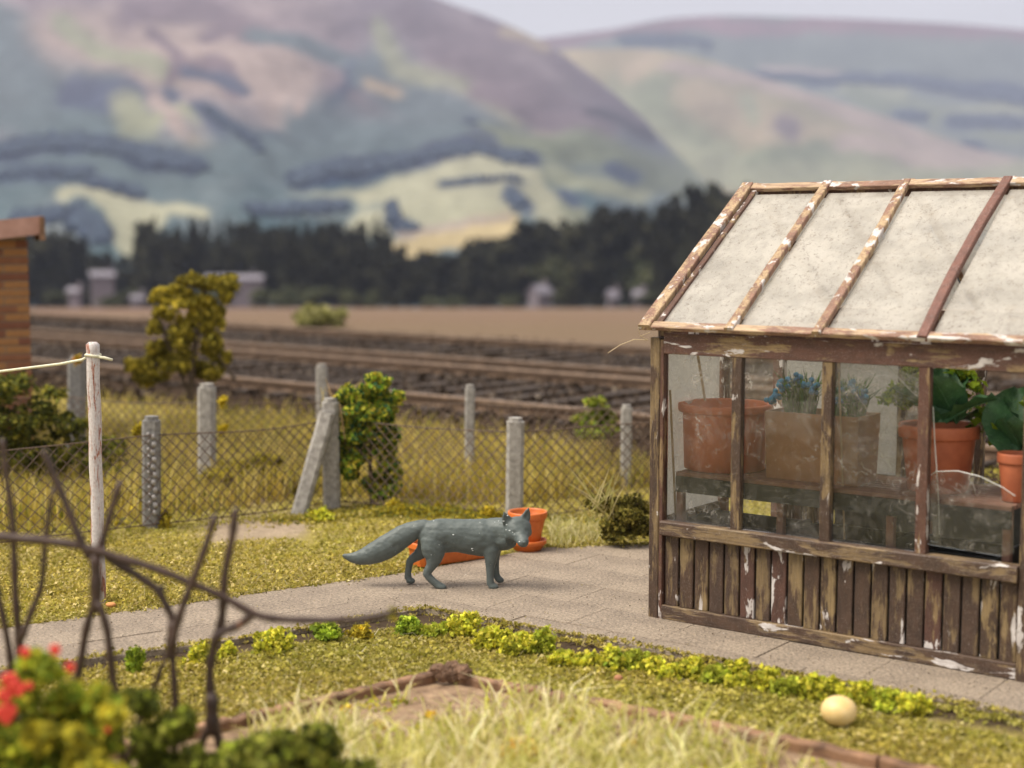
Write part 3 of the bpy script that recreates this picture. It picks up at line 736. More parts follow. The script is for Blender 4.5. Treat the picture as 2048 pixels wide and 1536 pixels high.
def track(name, s0, s1, label):
    mid = (s0+s1)/2; half = (s1-s0)/2+.35; rz = math.atan2(TN.y, TN.x)
    e = empty(name, tpt(mid, -12, 0), 0, label, 'railway track'); org = Vector(e.location)
    for s in (s0, s1):
        mb = MB(); p, q = tpt(s, -40, 0)-org, tpt(s, 12, 0)-org
        mb.beam(p+Vector((0,0,ZR-.03)), q+Vector((0,0,ZR-.03)), .09, .05, (TN.x,TN.y,0), .2, 20)
        mb.beam(p+Vector((0,0,ZR-.10)), q+Vector((0,0,ZR-.10)), .03, .09, (TN.x,TN.y,0), .1, 1)
        mb.beam(p+Vector((0,0,ZR-.15)), q+Vector((0,0,ZR-.15)), .14, .025, (TN.x,TN.y,0), .1, 1)
        obj('rail', mb, M_RAIL, e)
    chairs = MB()
    a = -36.0
    while a < 9:
        o = obj('sleeper', slp, None, e); o.location = tpt(mid, a, ZR-.185)-org; o.rotation_euler = (0,0,rz-PI/2); o.scale = (1, half, 1)
        for s in (s0, s1):
            c = tpt(s, a, ZR-.14)-org; chairs.beam(c-TN*.17, c+TN*.17, .16, .07, (TD.x,TD.y,0), .3)
        a += .62
    c = obj('rail_chair', chairs, M_RAIL, e); c['kind'] = 'stuff'
track('railway_track', S_R4, S_R3, 'nearer of two rusty railway tracks on dark sleepers, behind the garden fence')
track('railway_track', S_R2, S_R1, 'farther of two rusty railway tracks, next to the stubble field')

# ================================================================== GARDEN GROUND COVER
def convex_clip(poly, q):
    out = poly
    for i in range(len(q)):
        a, b = q[i], q[(i+1)%len(q)]; res = []
        def ins(p): return (b[0]-a[0])*(p[1]-a[1])-(b[1]-a[1])*(p[0]-a[0]) >= -1e-9
        for j in range(len(out)):
            p, r = out[j], out[(j+1)%len(out)]; ip, ir = ins(p), ins(r)
            if ip: res.append(p)
            if ip != ir:
                d1 = (b[0]-a[0])*(p[1]-a[1])-(b[1]-a[1])*(p[0]-a[0]); d2 = (b[0]-a[0])*(r[1]-a[1])-(b[1]-a[1])*(r[0]-a[0])
                t = d1/(d1-d2); res.append((p[0]+(r[0]-p[0])*t, p[1]+(r[1]-p[1])*t))
        out = res
        if len(out) < 3: return []
    return out
def area(p): return .5*sum(p[i][0]*p[(i+1)%len(p)][1]-p[(i+1)%len(p)][0]*p[i][1] for i in range(len(p)))
def ccw(p): return p if area(p) > 0 else p[::-1]
g2 = lambda px, py: tuple(G(px, py, 0))[:2]
# greenhouse frame
A0 = G(1303, 1232)
vp = Vector(ray(-3025, 480)); vp.z = 0; EX = (-vp).normalized(); EY = Vector((-EX.y, EX.x, 0)); GH_RZ = math.atan2(EX.y, EX.x)
def gl(x, y, z=0): return A0 + EX*x + EY*y + Vector((0,0,z))
PATH = [ccw([g2(-260,1292), g2(850,1139), g2(850,1217), g2(480,1277), g2(-260,1378)])]
corner = g2(850, 1216)
PATIO = [ccw([g2(846,1139), g2(1085,1095), g2(1420,1082), tuple(gl(4.5,1.4))[:2], g2(2330,1480), g2(846,1216)])]
def paving():
    m, nt, b = newmat('gritty_concrete_slab')
    f = noise_(nt, 2.2, 6, .6, kind='Object'); f2 = noise_(nt, 60, 5, .85); f3 = noise_(nt, 260, 2, .6)
    c = ramp(nt, f, [(.3, (.20,.158,.120)), (.7, (.33,.265,.20))]); v = ramp(nt, f2, [(.36, .42), (.5, 1.0), (.64, 1.6)])
    sp = ramp(nt, f3, [(.66, 0.0), (.72, .7)])
    c = mixc(nt, 1.0, c, v, 'MULTIPLY'); c = mixc(nt, sp, c, (.55,.50,.45))
    dk = noise_(nt, 26, 6, .75, dist=1.5); c = mixc(nt, ramp(nt, dk, [(.28, .75), (.36, 0.0)]), c, (.10,.07,.05))
    nt.links.new(c, b.inputs['Base Color']); b.inputs['Roughness'].default_value = .9; bump(nt, b, f2, .9, .008); return m
M_SLAB = paving()
def slabs(polys, org, ax, sz, root):
    ay = (-ax[1], ax[0]); r = random.Random(3)
    for poly in polys:
        us = [((p[0]-org[0])*ax[0]+(p[1]-org[1])*ax[1]) for p in poly]; vs_ = [((p[0]-org[0])*ay[0]+(p[1]-org[1])*ay[1]) for p in poly]
        for j in range(int(min(vs_)//sz[1])-1, int(max(vs_)//sz[1])+2):
            off = .5*sz[0] if j%2 else 0
            for i in range(int(min(us)//sz[0])-2, int(max(us)//sz[0])+2):
                u0, v0 = i*sz[0]+off, j*sz[1]; g = .0012
                q = [(u0+g,v0+g),(u0+sz[0]-g,v0+g),(u0+sz[0]-g,v0+sz[1]-g),(u0+g,v0+sz[1]-g)]
                q = ccw([(org[0]+ax[0]*a+ay[0]*b_, org[1]+ax[1]*a+ay[1]*b_) for a, b_ in q])
                c = convex_clip(q, poly)
                if len(c) < 3 or abs(area(c)) < .01: continue
                n = len(c); cx = sum(p[0] for p in c)/n; cy = sum(p[1] for p in c)/n
                if cy > 20 or abs(cx) > 8: continue
                dz = r.uniform(-.0025,.0025); tx, ty = r.uniform(-.004,.004), r.uniform(-.004,.004)
                zt = lambda p: dz+(p[0]-cx)*tx+(p[1]-cy)*ty
                k = .993
                vs = [(p[0]-cx,p[1]-cy,-.055) for p in c]+[(p[0]-cx,p[1]-cy,zt(p)-.003) for p in c]+[((p[0]-cx)*k,(p[1]-cy)*k,zt(p)) for p in c]
                fs = [tuple(range(2*n,3*n))]+[(a, (a+1)%n, n+(a+1)%n, n+a) for a in range(n)]+[(n+a, n+(a+1)%n, 2*n+(a+1)%n, 2*n+a) for a in range(n)]
                o = obj('paving_slab', MB().add(vs, fs), M_SLAB, root); o.location = (cx, cy, 0)
rootp = tag(empty('garden_path'), 'gritty beige concrete slab path and patio the grey fox stands on', 'path'); rootp['kind'] = 'structure'
pa = Vector((*g2(850,1139), 0))-Vector((*g2(-260,1292), 0)); pa.normalize()
slabs(PATH, g2(-260,1292), (pa.x, pa.y), (.9, .52), rootp)
slabs(PATIO, tuple(A0)[:2], (EX.x, EX.y), (.56, .40), rootp)
# dark bedding under the slabs (seen in the joints)
for pl in PATH+PATIO:
    n = len(pl); o = obj('slab_bedding', MB().add([(p[0],p[1],-.010) for p in pl], [tuple(range(n))]), M_SLAB, rootp)

def in_poly(x, y, poly, m=0.0):
    ok = np.ones(len(x), bool)
    for i in range(len(poly)):
        a, b = poly[i], poly[(i+1)%len(poly)]; L = math.hypot(b[0]-a[0], b[1]-a[1])+1e-9
        ok &= ((b[0]-a[0])*(y-a[1])-(b[1]-a[1])*(x-a[0]))/L > -m
    return ok
BEDP = ccw([g2(885,1362), g2(1790,1552), g2(1200,2100), g2(150,1530)])
LAWNPAL = [(.42,.345,.070),(.32,.28,.050),(.50,.415,.12),(.21,.19,.035),(.58,.48,.22)]
def lawn():
    n = 330000
    u = rng.uniform(0, 1, n); y = 1/(1/5.2+(1/12.8-1/5.2)*u)      # denser when nearer
    x = rng.uniform(-.40, .40, n)*y
    keep = np.ones(n, bool)
    for p in PATH: keep &= ~in_poly(x, y, p, -.01)
    for p in PATIO: keep &= ~in_poly(x, y, p, .0)
    px, py = topx(x, y, np.zeros(n))
    w = fbm(px/25, py/12, 77, 4)*9
    # strip of bare soil along the lower edge of the path
    low = strokes_eval(px+w, py+w*.4, [([(-60,1350),(480,1285),(830,1228),(1300,1322),(2200,1482)], 13, 4, (1,1,1))], np.zeros((n,3)))[:,0]
    keep &= rng.uniform(0,1,n) > low*.96
    bare = strokes_eval(px+w*2, py+w, [([(440,1062),(590,1050)], 24, 12, (1,1,1)), ([(-50,988),(280,975),(560,1000)], 22, 12, (.9,.9,.9)), ([(380,1048)], 26, 14, (.5,.5,.5))], np.zeros((n,3)))[:,0]
    keep &= rng.uniform(0,1,n) > bare
    keep &= ~in_poly(x, y, BEDP, .02)
    x, y = x[keep], y[keep]; m = len(x)
    cl = fbm(x*14, y*14, 5, 3)
    P = np.stack([x, y, ground_z(x, y)+rng.uniform(0, .016, m)*(1+np.clip(cl, -1, 1)*.6)+np.clip(cl, 0, 2)*.016], 1)
    big = fbm(x*1.6, y*1.6, 9, 3)
    C = pal(m, LAWNPAL, [.32,.22,.24,.08,.14], .16)*(1.08+.10*big+.10*np.clip(cl,-1.2,1.2))[:,None]; gr = np.clip(fbm(x*2.1, y*2.4, 12, 2), 0, 1)[:,None]*.4
    C = C*(1-gr)+C*np.array([.80,1.0,.75])*gr
    V, C = quads_at(P, np.tile([0,0,1.0], (m,1)), .0115, np.clip(C,.01,1), .2)
    V += 0
    return quadmesh('lawn', V, C)
tag(obj('lawn', lawn(), M_LEAF), 'short mossy olive-yellow turf on both sides of the slab path', 'lawn', kind='stuff')

# tall dry grass behind the fences
def meadow():
    n = 80000; u = rng.uniform(0,1,n); y = 9.9+(19-9.9)*u**1.1; x = rng.uniform(-.42,.42,n)*y
    s = x*TN.x+y*TN.y
    px, py = topx(x, y, np.zeros(n))
    fence_line = np.interp(px, [-200,303,655,1030,1300,2300], [1075,1040,985,1010,980,930])
    keep = (py < fence_line) & (s < S_R4-.9)
    ghx = (x-A0.x)*EX.x+(y-A0.y)*EX.y; ghy = (x-A0.x)*EY.x+(y-A0.y)*EY.y
    keep &= ~((ghx > -.1) & (ghx < 2.3) & (ghy < 2.35) & (ghy > -.2))
    fade = sm(S_R4-1.9, S_R4-.9, s); keep &= rng.uniform(0,1,n) > fade*.9
    left = (1-sm(250, 560, px))*.65; keep &= rng.uniform(0,1,n) > left
    x, y = x[keep], y[keep]; P = np.stack([x,y,ground_z(x,y)],1)
    patch = fbm(x*1.3, y*1.3, 31, 3)
    a = patch > .1
    return (blademesh('meadow_grass', P[a], .30, .013, .5, [(.55,.42,.09),(.46,.35,.06),(.66,.55,.20),(.36,.33,.07)], None),
            blademesh('meadow_grass', P[~a], .22, .013, .6, [(.42,.35,.07),(.50,.38,.08),(.26,.25,.05),(.60,.48,.16)], None))
m1, m2 = meadow()
for k, mm in enumerate((m1, m2)):
    tag(obj('meadow_grass', mm, M_BLADE), ['taller golden dry grass standing behind the wire fences', 'shorter olive-yellow grass between the fences and the railway'][k], 'grass', kind='stuff')
def undergrowth():
    n = 30000; y = rng.uniform(9.7, 15.5, n); x = rng.uniform(-.42,.42,n)*y; s = x*TN.x+y*TN.y
    px, py = topx(x, y, np.zeros(n)); fl = np.interp(px, [-200,303,655,1030,1300,2300], [1085,1055,1005,1030,1000,950])
    keep = (py < fl) & (s < S_R4-.8) & (fbm(x*1.7, y*1.7, 55, 4) > .05)
    ghx = (x-A0.x)*EX.x+(y-A0.y)*EX.y; ghy = (x-A0.x)*EY.x+(y-A0.y)*EY.y
    keep &= ~((ghx > -.1) & (ghx < 2.3) & (ghy < 2.35) & (ghy > -.2))
    x, y = x[keep], y[keep]; m = len(x)
    P = np.stack([x, y, ground_z(x,y)+rng.uniform(0,.13,m)*(.4+np.clip(fbm(x*3,y*3,56,2),0,1))], 1)
    V, C = quads_at(P, np.tile([0,0,1.0],(m,1)), .022, pal(m, [(.34,.28,.035),(.18,.17,.03),(.48,.38,.05),(.10,.10,.025),(.55,.43,.04)]), .2)
    return quadmesh('undergrowth', V, C)
tag(obj('undergrowth', undergrowth(), M_LEAF), 'yellow-green scrubby ground cover behind the garden fence', 'ground cover', kind='stuff')
# yellowish scatter strip along the fence foot
def strip(name, pts, n, zmax, size, palette, wobble=.10):
    pts = [Vector(p) for p in pts]; segs = [(a,b,(b-a).length) for a,b in zip(pts[:-1],pts[1:])]; L = sum(s[2] for s in segs)
    P = np.empty((n,3))
    for i in range(n):
        t = rng.uniform(0,L)
        for a,b,l in segs:
            if t <= l: break
            t -= l
        q = a.lerp(b, min(1,t/l)); P[i] = (q.x+rng.normal(0,wobble), q.y+rng.normal(0,wobble), 0)
    lump = np.clip(fbm(P[:,0]*5, P[:,1]*5, 88, 3)+.4, 0, 1.4)
    P[:,2] = ground_z(P[:,0],P[:,1])+rng.uniform(0,1,n)*zmax*lump
    V, C = quads_at(P, np.tile([0,0,1.0],(n,1)), size, pal(n, palette), .2); return quadmesh(name, V, C)
tag(obj('fence_foot_growth', strip('fence_foot_growth', [G(560,1030),G(700,1020),G(850,1022),G(1000,1040),G(1120,1045),G(1290,1050)], 9000, .06, .012,
    [(.28,.24,.03),(.40,.33,.03),(.16,.18,.035),(.48,.36,.02),(.2,.2,.05)]), M_LEAF), 'low yellow-green growth along the foot of the garden fence behind the fox', 'ground cover', kind='stuff')
tag(obj('straw_grass', blademesh('straw_grass', np.array([tuple(G(1100+abs(rng.normal(0,60)), 1072+rng.normal(0,12), -.03)) for _ in range(700)]), .10, .008, 1.1,
    [(.55,.48,.20),(.44,.42,.12),(.66,.60,.34)]), M_BLADE), 'pale straw-coloured grass on the ground between the tall flowerpot and the dark bush', 'grass', kind='stuff')
def loose():
    P = []
    for _ in range(1500):
        D = rng.uniform(5.4, 10.5); P.append((rng.uniform(-.36,.36)*D, D, -.02))
    P = np.array(P); keep = np.ones(len(P), bool)
    for p in PATH+PATIO: keep &= ~in_poly(P[:,0], P[:,1], p, .0)
    return blademesh('loose_straw', P[keep], .05, .005, 1.9, [(.50,.44,.20),(.38,.34,.10),(.62,.56,.36)], None, .8)
tag(obj('loose_straw', loose(), M_BLADE), 'scattered pale bits of straw lying on the turf', 'straw', kind='stuff')
def fringe():
    P = []
    for a, b, m in (((-260,1292),(846,1139),1),((-260,1376),(480,1277),-1),((480,1277),(850,1217),-1),((850,1217),(2300,1476),-1),((1085,1095),(1330,1086),1)):
        p, q = Vector(G(*a)), Vector(G(*b)); L = (q-p).length
        for _ in range(int(L*420)):
            t = rng.uniform(); c = p.lerp(q, t); w = abs(rng.normal(0, .035))*(.5+.9*abs(math.sin(c.x*7+c.y*3)*math.sin(c.x*2.3)))
            P.append((c.x, c.y-w*m+.01*m, .003+rng.uniform(0,.008)))
    P = np.array(P); V, C = quads_at(P, np.tile([0,0,1.0],(len(P),1)), .010, pal(len(P), LAWNPAL), .2); return quadmesh('path_edge_moss', V, C)
tag(obj('path_edge_moss', fringe(), M_LEAF), 'crumbs of moss and turf creeping over the edges of the slab path', 'moss', kind='stuff')
def grit():
    n = 12000; y = 1/(1/5.5+(1/9.8-1/5.5)*rng.uniform(0,1,n)); x = rng.uniform(-.38,.38,n)*y
    k = np.zeros(n,bool)
    for p in PATH+PATIO: k |= in_poly(x,y,p,-.02)
    x, y = x[k], y[k]; m = len(x); P = np.stack([x,y,np.full(m,.004)],1)
    V, C = quads_at(P, np.tile([0,0,1.0],(m,1)), .0036, pal(m, [(.10,.075,.05),(.5,.46,.4),(.22,.17,.12),(.34,.28,.09)], [.34,.24,.32,.1]), .4)
    return quadmesh('path_grit', V, C)
tag(obj('path_grit', grit(), M_LEAF), 'fine loose grit and crumbs scattered on the slab path', 'grit', kind='stuff')

# ================================================================== SMALL MOSS CLUMPS ALONG THE PATH
LIME = [(.60,.56,.05),(.46,.47,.04),(.72,.64,.09),(.30,.33,.035)]
GREENB = [(.30,.40,.035),(.19,.27,.03),(.42,.50,.05)]
YEL = [(.46,.36,.03),(.36,.30,.035),(.55,.42,.04)]
def clump(px, py, wpx, hpx, palette, label, name='moss_clump', group=None, size=.012, n=900, z=-.03, cat='moss'):
    p = G(px, py, z); sc = p.y/FPX; w, h = wpx*sc/2, hpx*sc
    bl = []
    for i in range(7):
        a = i*2.4+px; q = .55*w*(i/7)**.5; bl.append((math.cos(a)*q, math.sin(a)*q*.8, h*(.25+.3*((i*7)%5)/5), w*.42, w*.38, h*.42))
    bl.append((0,0,h*.5,w*.45,w*.4,h*.45))
    o = obj(name, bushmesh(name, bl, n, size, palette), M_LEAF); o.location = p
    return tag(o, label, cat, group)
clump(545,1308,110,62, LIME, 'large bright lime moss clump right of the twig frame, below the left path', n=1500)
clump(655,1282,90,44, GREENB, 'mid green moss tuft just right of the large lime clump', n=1000)
clump(720,1278,70,34, YEL, 'low mustard yellow moss patch on the lower path edge', n=800)
clump(815,1270,84,46, GREENB, 'deep green moss tuft at the inner corner of the path', n=1100)
clump(272,1345,56,64, GREENB, 'vivid green moss tuft at the lower path edge behind the twig frame', n=1000)
clump(400,1330,100,50, LIME, 'lime moss clump seen between the twig frame stems', n=1100)
clump(455,1318,50,34, LIME, 'small lime moss bump between the twig frame and the large lime clump', n=600)
edge = [(885,1272,80,34),(935,1268,66,44),(985,1290,70,40),(1040,1300,84,48),(1085,1305,46,44),(1130,1325,60,28),(1180,1328,60,28),(1222,1338,56,36),(1262,1330,70,34),(1310,1345,60,34),
        (1345,1352,60,34),(1390,1352,56,36),(1430,1358,56,34),(1478,1352,46,46),(1480,1378,60,28),(1530,1372,60,40),(1570,1390,64,40),(1620,1392,62,42),(1665,1402,66,46),(1722,1405,66,52),(1772,1418,66,52),(1830,1428,60,34)]
for i, (a,b,c,d) in enumerate(edge):
    nth = ['first','second','third','fourth','fifth','sixth','seventh','eighth','ninth','tenth','eleventh','twelfth','thirteenth','fourteenth','fifteenth','sixteenth','seventeenth','eighteenth','nineteenth','twentieth','twenty-first','twenty-second'][i]
    clump(a+(i*37%9-4),b+6+(i*53%7-3),c*(1.15+.5*((i*29)%10)/10),d*(1.0+.5*((i*17)%10)/10),LIME if i % 4 else [(.42,.46,.05),(.50,.50,.06),(.30,.36,.035)],nth+' lime moss clump along the patio edge, counting from the inner path corner', group='lime moss clumps along the patio edge', n=1500)
clump(1222,1340,56,44, GREENB, 'single fresh green moss tuft in the lime row in front of the patio', n=800)
clump(735,1075,0.1,0.1, LIME, 'x', n=4) if False else None
for (a,b,c,d,l) in [(545,1010,60,36,'small yellow-green tuft'),(640,1048,70,30,'x'),]:
    pass
clump(330,1058,44,44, YEL, 'mustard yellow tuft at the foot of the ribbed concrete post', n=600)
clump(268,876,26,22, YEL, 'x', n=200) if False else None
clump(980,1042,60,40, YEL, 'bright yellow flowering tuft left of the tall concrete post behind the fox', n=700)
clump(885,1030,56,34, YEL, 'low yellow tuft at the fence behind the middle of the fox', n=500)
clump(790,1028,60,34, YEL, 'low yellow tuft at the fence foot right of the climbing shrub', n=500)
clump(640,1040,80,26, LIME, 'flat pale lime patch at the foot of the leaning post', n=600)

# ================================================================== FENCES
def concrete_post(px_top, y_top, px_base, y_base, wpx, mat, ribbed=False, zb=-.05, cap=True):
    b = G(px_base, y_base, 0); t = PD(px_top, y_top, b.y); w = wpx/FPX*b.y
    return b, t, w
def post_mesh(b, t, w, ribbed=False, seed=1):
    mb = MB(); bb = Vector(b); bb.z = -.08; d = (t-bb)
    mb.beam(bb, bb+d*.965, w, w*.9, (1,0,0), .2, 6, w*.02, seed=seed)
    mb.beam(bb+d*.962, t, w*.78, w*.7, (1,0,0), .35, 1)
    return mb
def chain_link(pts, h, pitch, sag=.02, rad=.0028, seed=1, h1=None):
    """woven diamond mesh along a polyline of base points"""
    pts = [Vector(p) for p in pts]; acc = [0]
    for a,b in zip(pts[:-1],pts[1:]): acc.append(acc[-1]+(b-a).length)
    L = acc[-1]; r = random.Random(seed)
    def at(u, z):
        u = min(max(u, 0), L)
        for i in range(len(pts)-1):
            if u <= acc[i+1] or i == len(pts)-2: break
        t = (u-acc[i])/(acc[i+1]-acc[i]); p = pts[i].lerp(pts[i+1], t)
        s_ = math.sin(PI*t)
        off = .03*math.sin(u*2.3+seed)+.02*math.sin(u*5.1)
        return Vector((p.x, p.y+off*z/h, p.z+z*(1-sag*s_)+.01*math.sin(u*3+seed)))
    mb = MB(); k = int((L+h)/pitch)+2
    for sgn in (1, -1):
        for i in range(k):
            u0 = i*pitch if sgn > 0 else i*pitch
            P = []
            n = 14
            for j in range(n+1):
                z = h*j/n; u = u0-z if sgn > 0 else u0-h+z
                if -1e-6 <= u <= L: 
                    q = at(u, z); q.y += .004*math.sin(PI*z/(pitch/2))*sgn; P.append(q)
            if len(P) > 1: mb.tube(P, rad, 3, False)
    for z in (h*.01, h*.99):
        P = [at(L*j/60, z) for j in range(61)]; mb.tube(P, rad*1.1, 4)
    return mb
near = tag(empty('garden_fence'), 'low rusty chain-link fence on concrete posts behind the lawn and the fox', 'fence')
npts = [(-420,1120,.0),(303,1052,0),(672,1002,0),(1030,1035,0),(1500,985,0)]
def add_post(parent, pxt, yt, pxb, yb, w, mat=M_CONC, seed=1, name='post'):
    b, t, ww = concrete_post(pxt, yt, pxb, yb, w, mat); return obj(name, post_mesh(b, t, ww, seed=seed), mat, parent), b, t, ww
p1, b1, t1, w1 = add_post(near, 303, 832, 303, 1050, 34, M_CONCD, 1)
add_post(near, 661, 796, 664, 1008, 34, M_CONC, 2)
add_post(near, 1031, 835, 1028, 1037, 36, M_CONC, 3)
add_post(near, -300, 850, -300, 1105, 36, M_CONC, 4)
add_post(near, 1440, 800, 1440, 990, 34, M_CONC, 5)
bb = G(598, 1018, 0); tt = PD(655, 826, G(664,1008).y-.06); obj('brace', MB().beam(bb+Vector((0,0,-.05)), tt, .12, .11, (1,0,0), .2, 5, .003), M_CONC, near)
ml = [G(x, y, 0) for x, y, _ in npts]
for p in ml: p.y -= .05
o = obj('wire_mesh', chain_link(ml, .66, .092, .03, .0042), M_WIRE, near)
# wire lumps woven round the ribbed post
kn = MB()
for i in range(11):
    z = .10+i*.055; kn.sphere((b1.x+w1*.30+.01*(i%2), b1.y-w1*.5, z), (.020,.016,.022), 8, 6); kn.sphere((b1.x+w1*.05, b1.y-w1*.52, z+.02), (.013,.008,.014), 8, 6)
mglue, nt, b_ = newmat('glue_blob'); b_.inputs['Base Color'].default_value = (.30,.28,.27,1); b_.inputs['Roughness'].default_value = .25
obj('glue_blob', kn, mglue, near, True)

far = tag(empty('lineside_fence'), 'second chain-link fence with taller grey posts along the railway', 'fence')
for k, a in enumerate([(155,712,150,930,34),(414,767,414,967,34),(643,728,645,905,22),(940,769,939,968,20),(1253,809,1252,978,22)]):
    add_post(far, *a, M_CONC if k != 0 else M_CONCD, 10+k)
fl = [G(-300,960,0), G(155,945,0), G(414,962,0), G(700,955,0), G(939,965,0), G(1252,975,0), G(1700,985,0)]
for p in fl: p.y -= .05
obj('wire_mesh', chain_link(fl, .68, .085, .02, .0040, 4), M_WIRE, far)

# ================================================================== SHRUBS
OLIVE = [(.42,.34,.04),(.30,.25,.03),(.54,.44,.07),(.14,.12,.02)]
def px_bush(name, D, blobs, n, size, palette, label, cat='bush', weights=None, zf=1.0, stems=None, M=M_LEAF, dscale=.8, mat_stem=M_TRUNK):
    """blobs in photo pixels (px, py, rx, ry) standing at depth D"""
    c = PD(blobs[0][0], blobs[0][1], D); gz = float(ground_z(c.x, D))
    e = empty(name, (c.x, D, gz), 0, label, cat); bl = []
    for i, (a, b, rx, ry) in enumerate(blobs):
        p = PD(a, b, D); s = D/FPX; bl.append((p.x-c.x, (i%3-1)*rx*s*.35, p.z-gz, rx*s, rx*s*dscale, ry*s))
    obj('foliage', bushmesh('foliage', bl, n, size, palette, weights), M, e)
    if stems:
        for pts, r in stems:
            P = [PD(a, b, D)-Vector((c.x, D, gz)) for a, b in pts]
            obj('stem', MB().tube(P, [r*(1-.6*i/len(P)) for i in range(len(P))], 6), mat_stem, e)
    return e
px_bush('tall_shrub', 15.5, [(395,562,34,14),(445,566,34,14),(345,580,30,12),(385,600,36,18),(335,630,24,18),(395,640,40,26),(360,670,30,24),(425,690,26,30),(325,700,30,24),(285,735,24,26),(365,725,40,24),(415,745,36,20),(455,590,16,20),(430,630,20,22),(320,598,22,12),(310,650,16,16),(300,755,30,20),(445,720,14,24)],
        26000, .024, OLIVE, 'tall olive-yellow shrub with a flat wind-cut top in front of the railway', 'shrub', stems=[([(380,800),(385,720),(400,640),(410,570)],.04),([(380,790),(340,700),(320,640)],.025),([(470,760),(430,700),(400,660)],.02)])
px_bush('climbing_shrub', 11.6, [(752,770,30,26),(715,800,36,30),(765,800,34,30),(740,830,46,30),(720,862,40,30),(700,905,40,26),(762,870,36,40),(775,930,30,36),(760,975,40,26),(700,935,30,20)],
        24000, .018, [(.34,.40,.035),(.48,.46,.05),(.06,.14,.045),(.52,.42,.05),(.04,.10,.04),(.20,.33,.035)], 'lush green and yellow shrub growing up the garden fence beside the braced post', 'shrub', stems=[([(745,1010),(740,930),(745,820)],.02)])
px_bush('left_hedge', 12.6, [(20,775,60,36),(90,800,40,34),(-60,790,80,50),(40,840,80,40),(120,850,50,34),(190,900,70,30),(10,900,80,46),(100,920,80,40),(-80,880,90,60),(200,930,50,24)],
        17000, .020, [(.17,.18,.028),(.28,.25,.035),(.10,.11,.022),(.06,.07,.018)], 'dark green hedge at the left picture edge behind the clothes post', 'hedge')
px_bush('small_shrub', 12.9, [(1195,808,22,20),(1180,835,32,22),(1215,840,26,24),(1190,865,46,20)], 3600, .017, [(.34,.40,.05),(.24,.34,.035),(.44,.40,.08)], 'small light green shrub between the two thin fence posts left of the greenhouse', 'shrub')
px_bush('heath_bush', 10.0, [(1240,1030,44,36),(1200,1010,34,22),(1270,1010,34,26),(1235,1062,46,26),(1270,1050,40,34),(1190,1000,24,16)], 9000, .0125, [(.17,.155,.03),(.26,.225,.045),(.09,.08,.02),(.33,.27,.06)],
        'dark olive springy bush touching the left corner of the greenhouse', 'bush')
px_bush('pale_bush', 32, [(635,630,40,26),(610,640,22,16),(665,640,28,16)], 2600, .06, [(.30,.29,.10),(.22,.22,.07),(.40,.37,.16)], 'pale yellow-green bush on the far side of the railway', 'bush')
px_bush('low_scrub', 12.2, [(480,940,50,24),(540,955,50,24),(430,950,40,16),(570,975,36,20),(520,925,40,18)], 5200, .018, OLIVE, 'dark olive scrub behind the mesh between the two left posts', 'bush')
px_bush('low_scrub', 11.8, [(300,985,34,12),(360,1010,30,10),(260,990,30,12)], 1500, .015, [(.30,.28,.04),(.20,.22,.04)], 'small yellow weeds on the bare soil by the ribbed post', 'weeds')
px_bush('low_scrub', 11.2, [(30,1020,40,12),(120,1030,50,14),(60,1045,60,12),(210,1040,40,12)], 2200, .015, [(.36,.34,.04),(.22,.26,.04)], 'yellow-lime weeds behind the wire at the left picture edge', 'weeds')
for (px, py, l) in [(272,862,'yellow leaf sprig left of the ribbed concrete post'),(444,802,'yellow sprig stuck to the grey post right of the tall shrub'),(152,720,'orange-yellow sprig on top of the post behind the clothes line'),(444,858,'lower yellow sprig on the same grey post')]:
    D = 12.1 if px > 300 else (10.8 if py > 800 else 13.4)
    c = PD(px, py, D); o = obj('leaf_sprig', bushmesh('leaf_sprig', [(0,0,0,.045,.03,.05),(.02,0,.03,.03,.03,.03)], 200, .014, [(.55,.42,.03),(.45,.36,.03)]+([(.75,.35,.05)] if px == 152 else [])), M_LEAF)
    o.location = c; tag(o, l, 'leaves')
# spiky dry stalks
def stalks(pts, name, label, palette, w=.010):
    """pts: list of (px0,py0,px1,py1,D)"""
    V, F, C = [], [], []
    for i, (a,b,c,d,D) in enumerate(pts):
        p, q = PD(a,b,D), PD(c,d,D+rng.uniform(-.1,.1)); m = p.lerp(q,.55)+Vector((0,0,.012)); s = Vector((w/2,.004,0)) if abs(q.x-p.x) < abs(q.z-p.z) else Vector((0,.002,w/2))
        k = len(V); V += [p-s,p+s,m+s*.8,m-s*.8,q+s*.2,q-s*.2]; F += [(k,k+1,k+2,k+3),(k+3,k+2,k+4,k+5)]; col = palette[i%len(palette)]; C += [col]*6
    o = obj(name, np_mesh(name, np.array([tuple(v) for v in V]), np.array(F), np.array(C)), M_BLADE); return tag(o, label, 'grass', kind='stuff')
stalks([(rng.uniform(1180,1230),rng.uniform(1005,1050),rng.uniform(1130,1250),rng.uniform(930,985),9.9) for _ in range(26)], 'dry_stalks', 'spray of pale dry stalks sticking out of the dark bush by the greenhouse', [(.6,.52,.26),(.45,.42,.14)])
stalks([(rng.uniform(640,700),rng.uniform(800,830),rng.uniform(640,760),rng.uniform(750,800),11.7) for _ in range(14)]+[(690,880,678,800,11.5)], 'dry_stalks', 'dry stalks around the top of the braced fence post', [(.55,.38,.2),(.5,.42,.2)])

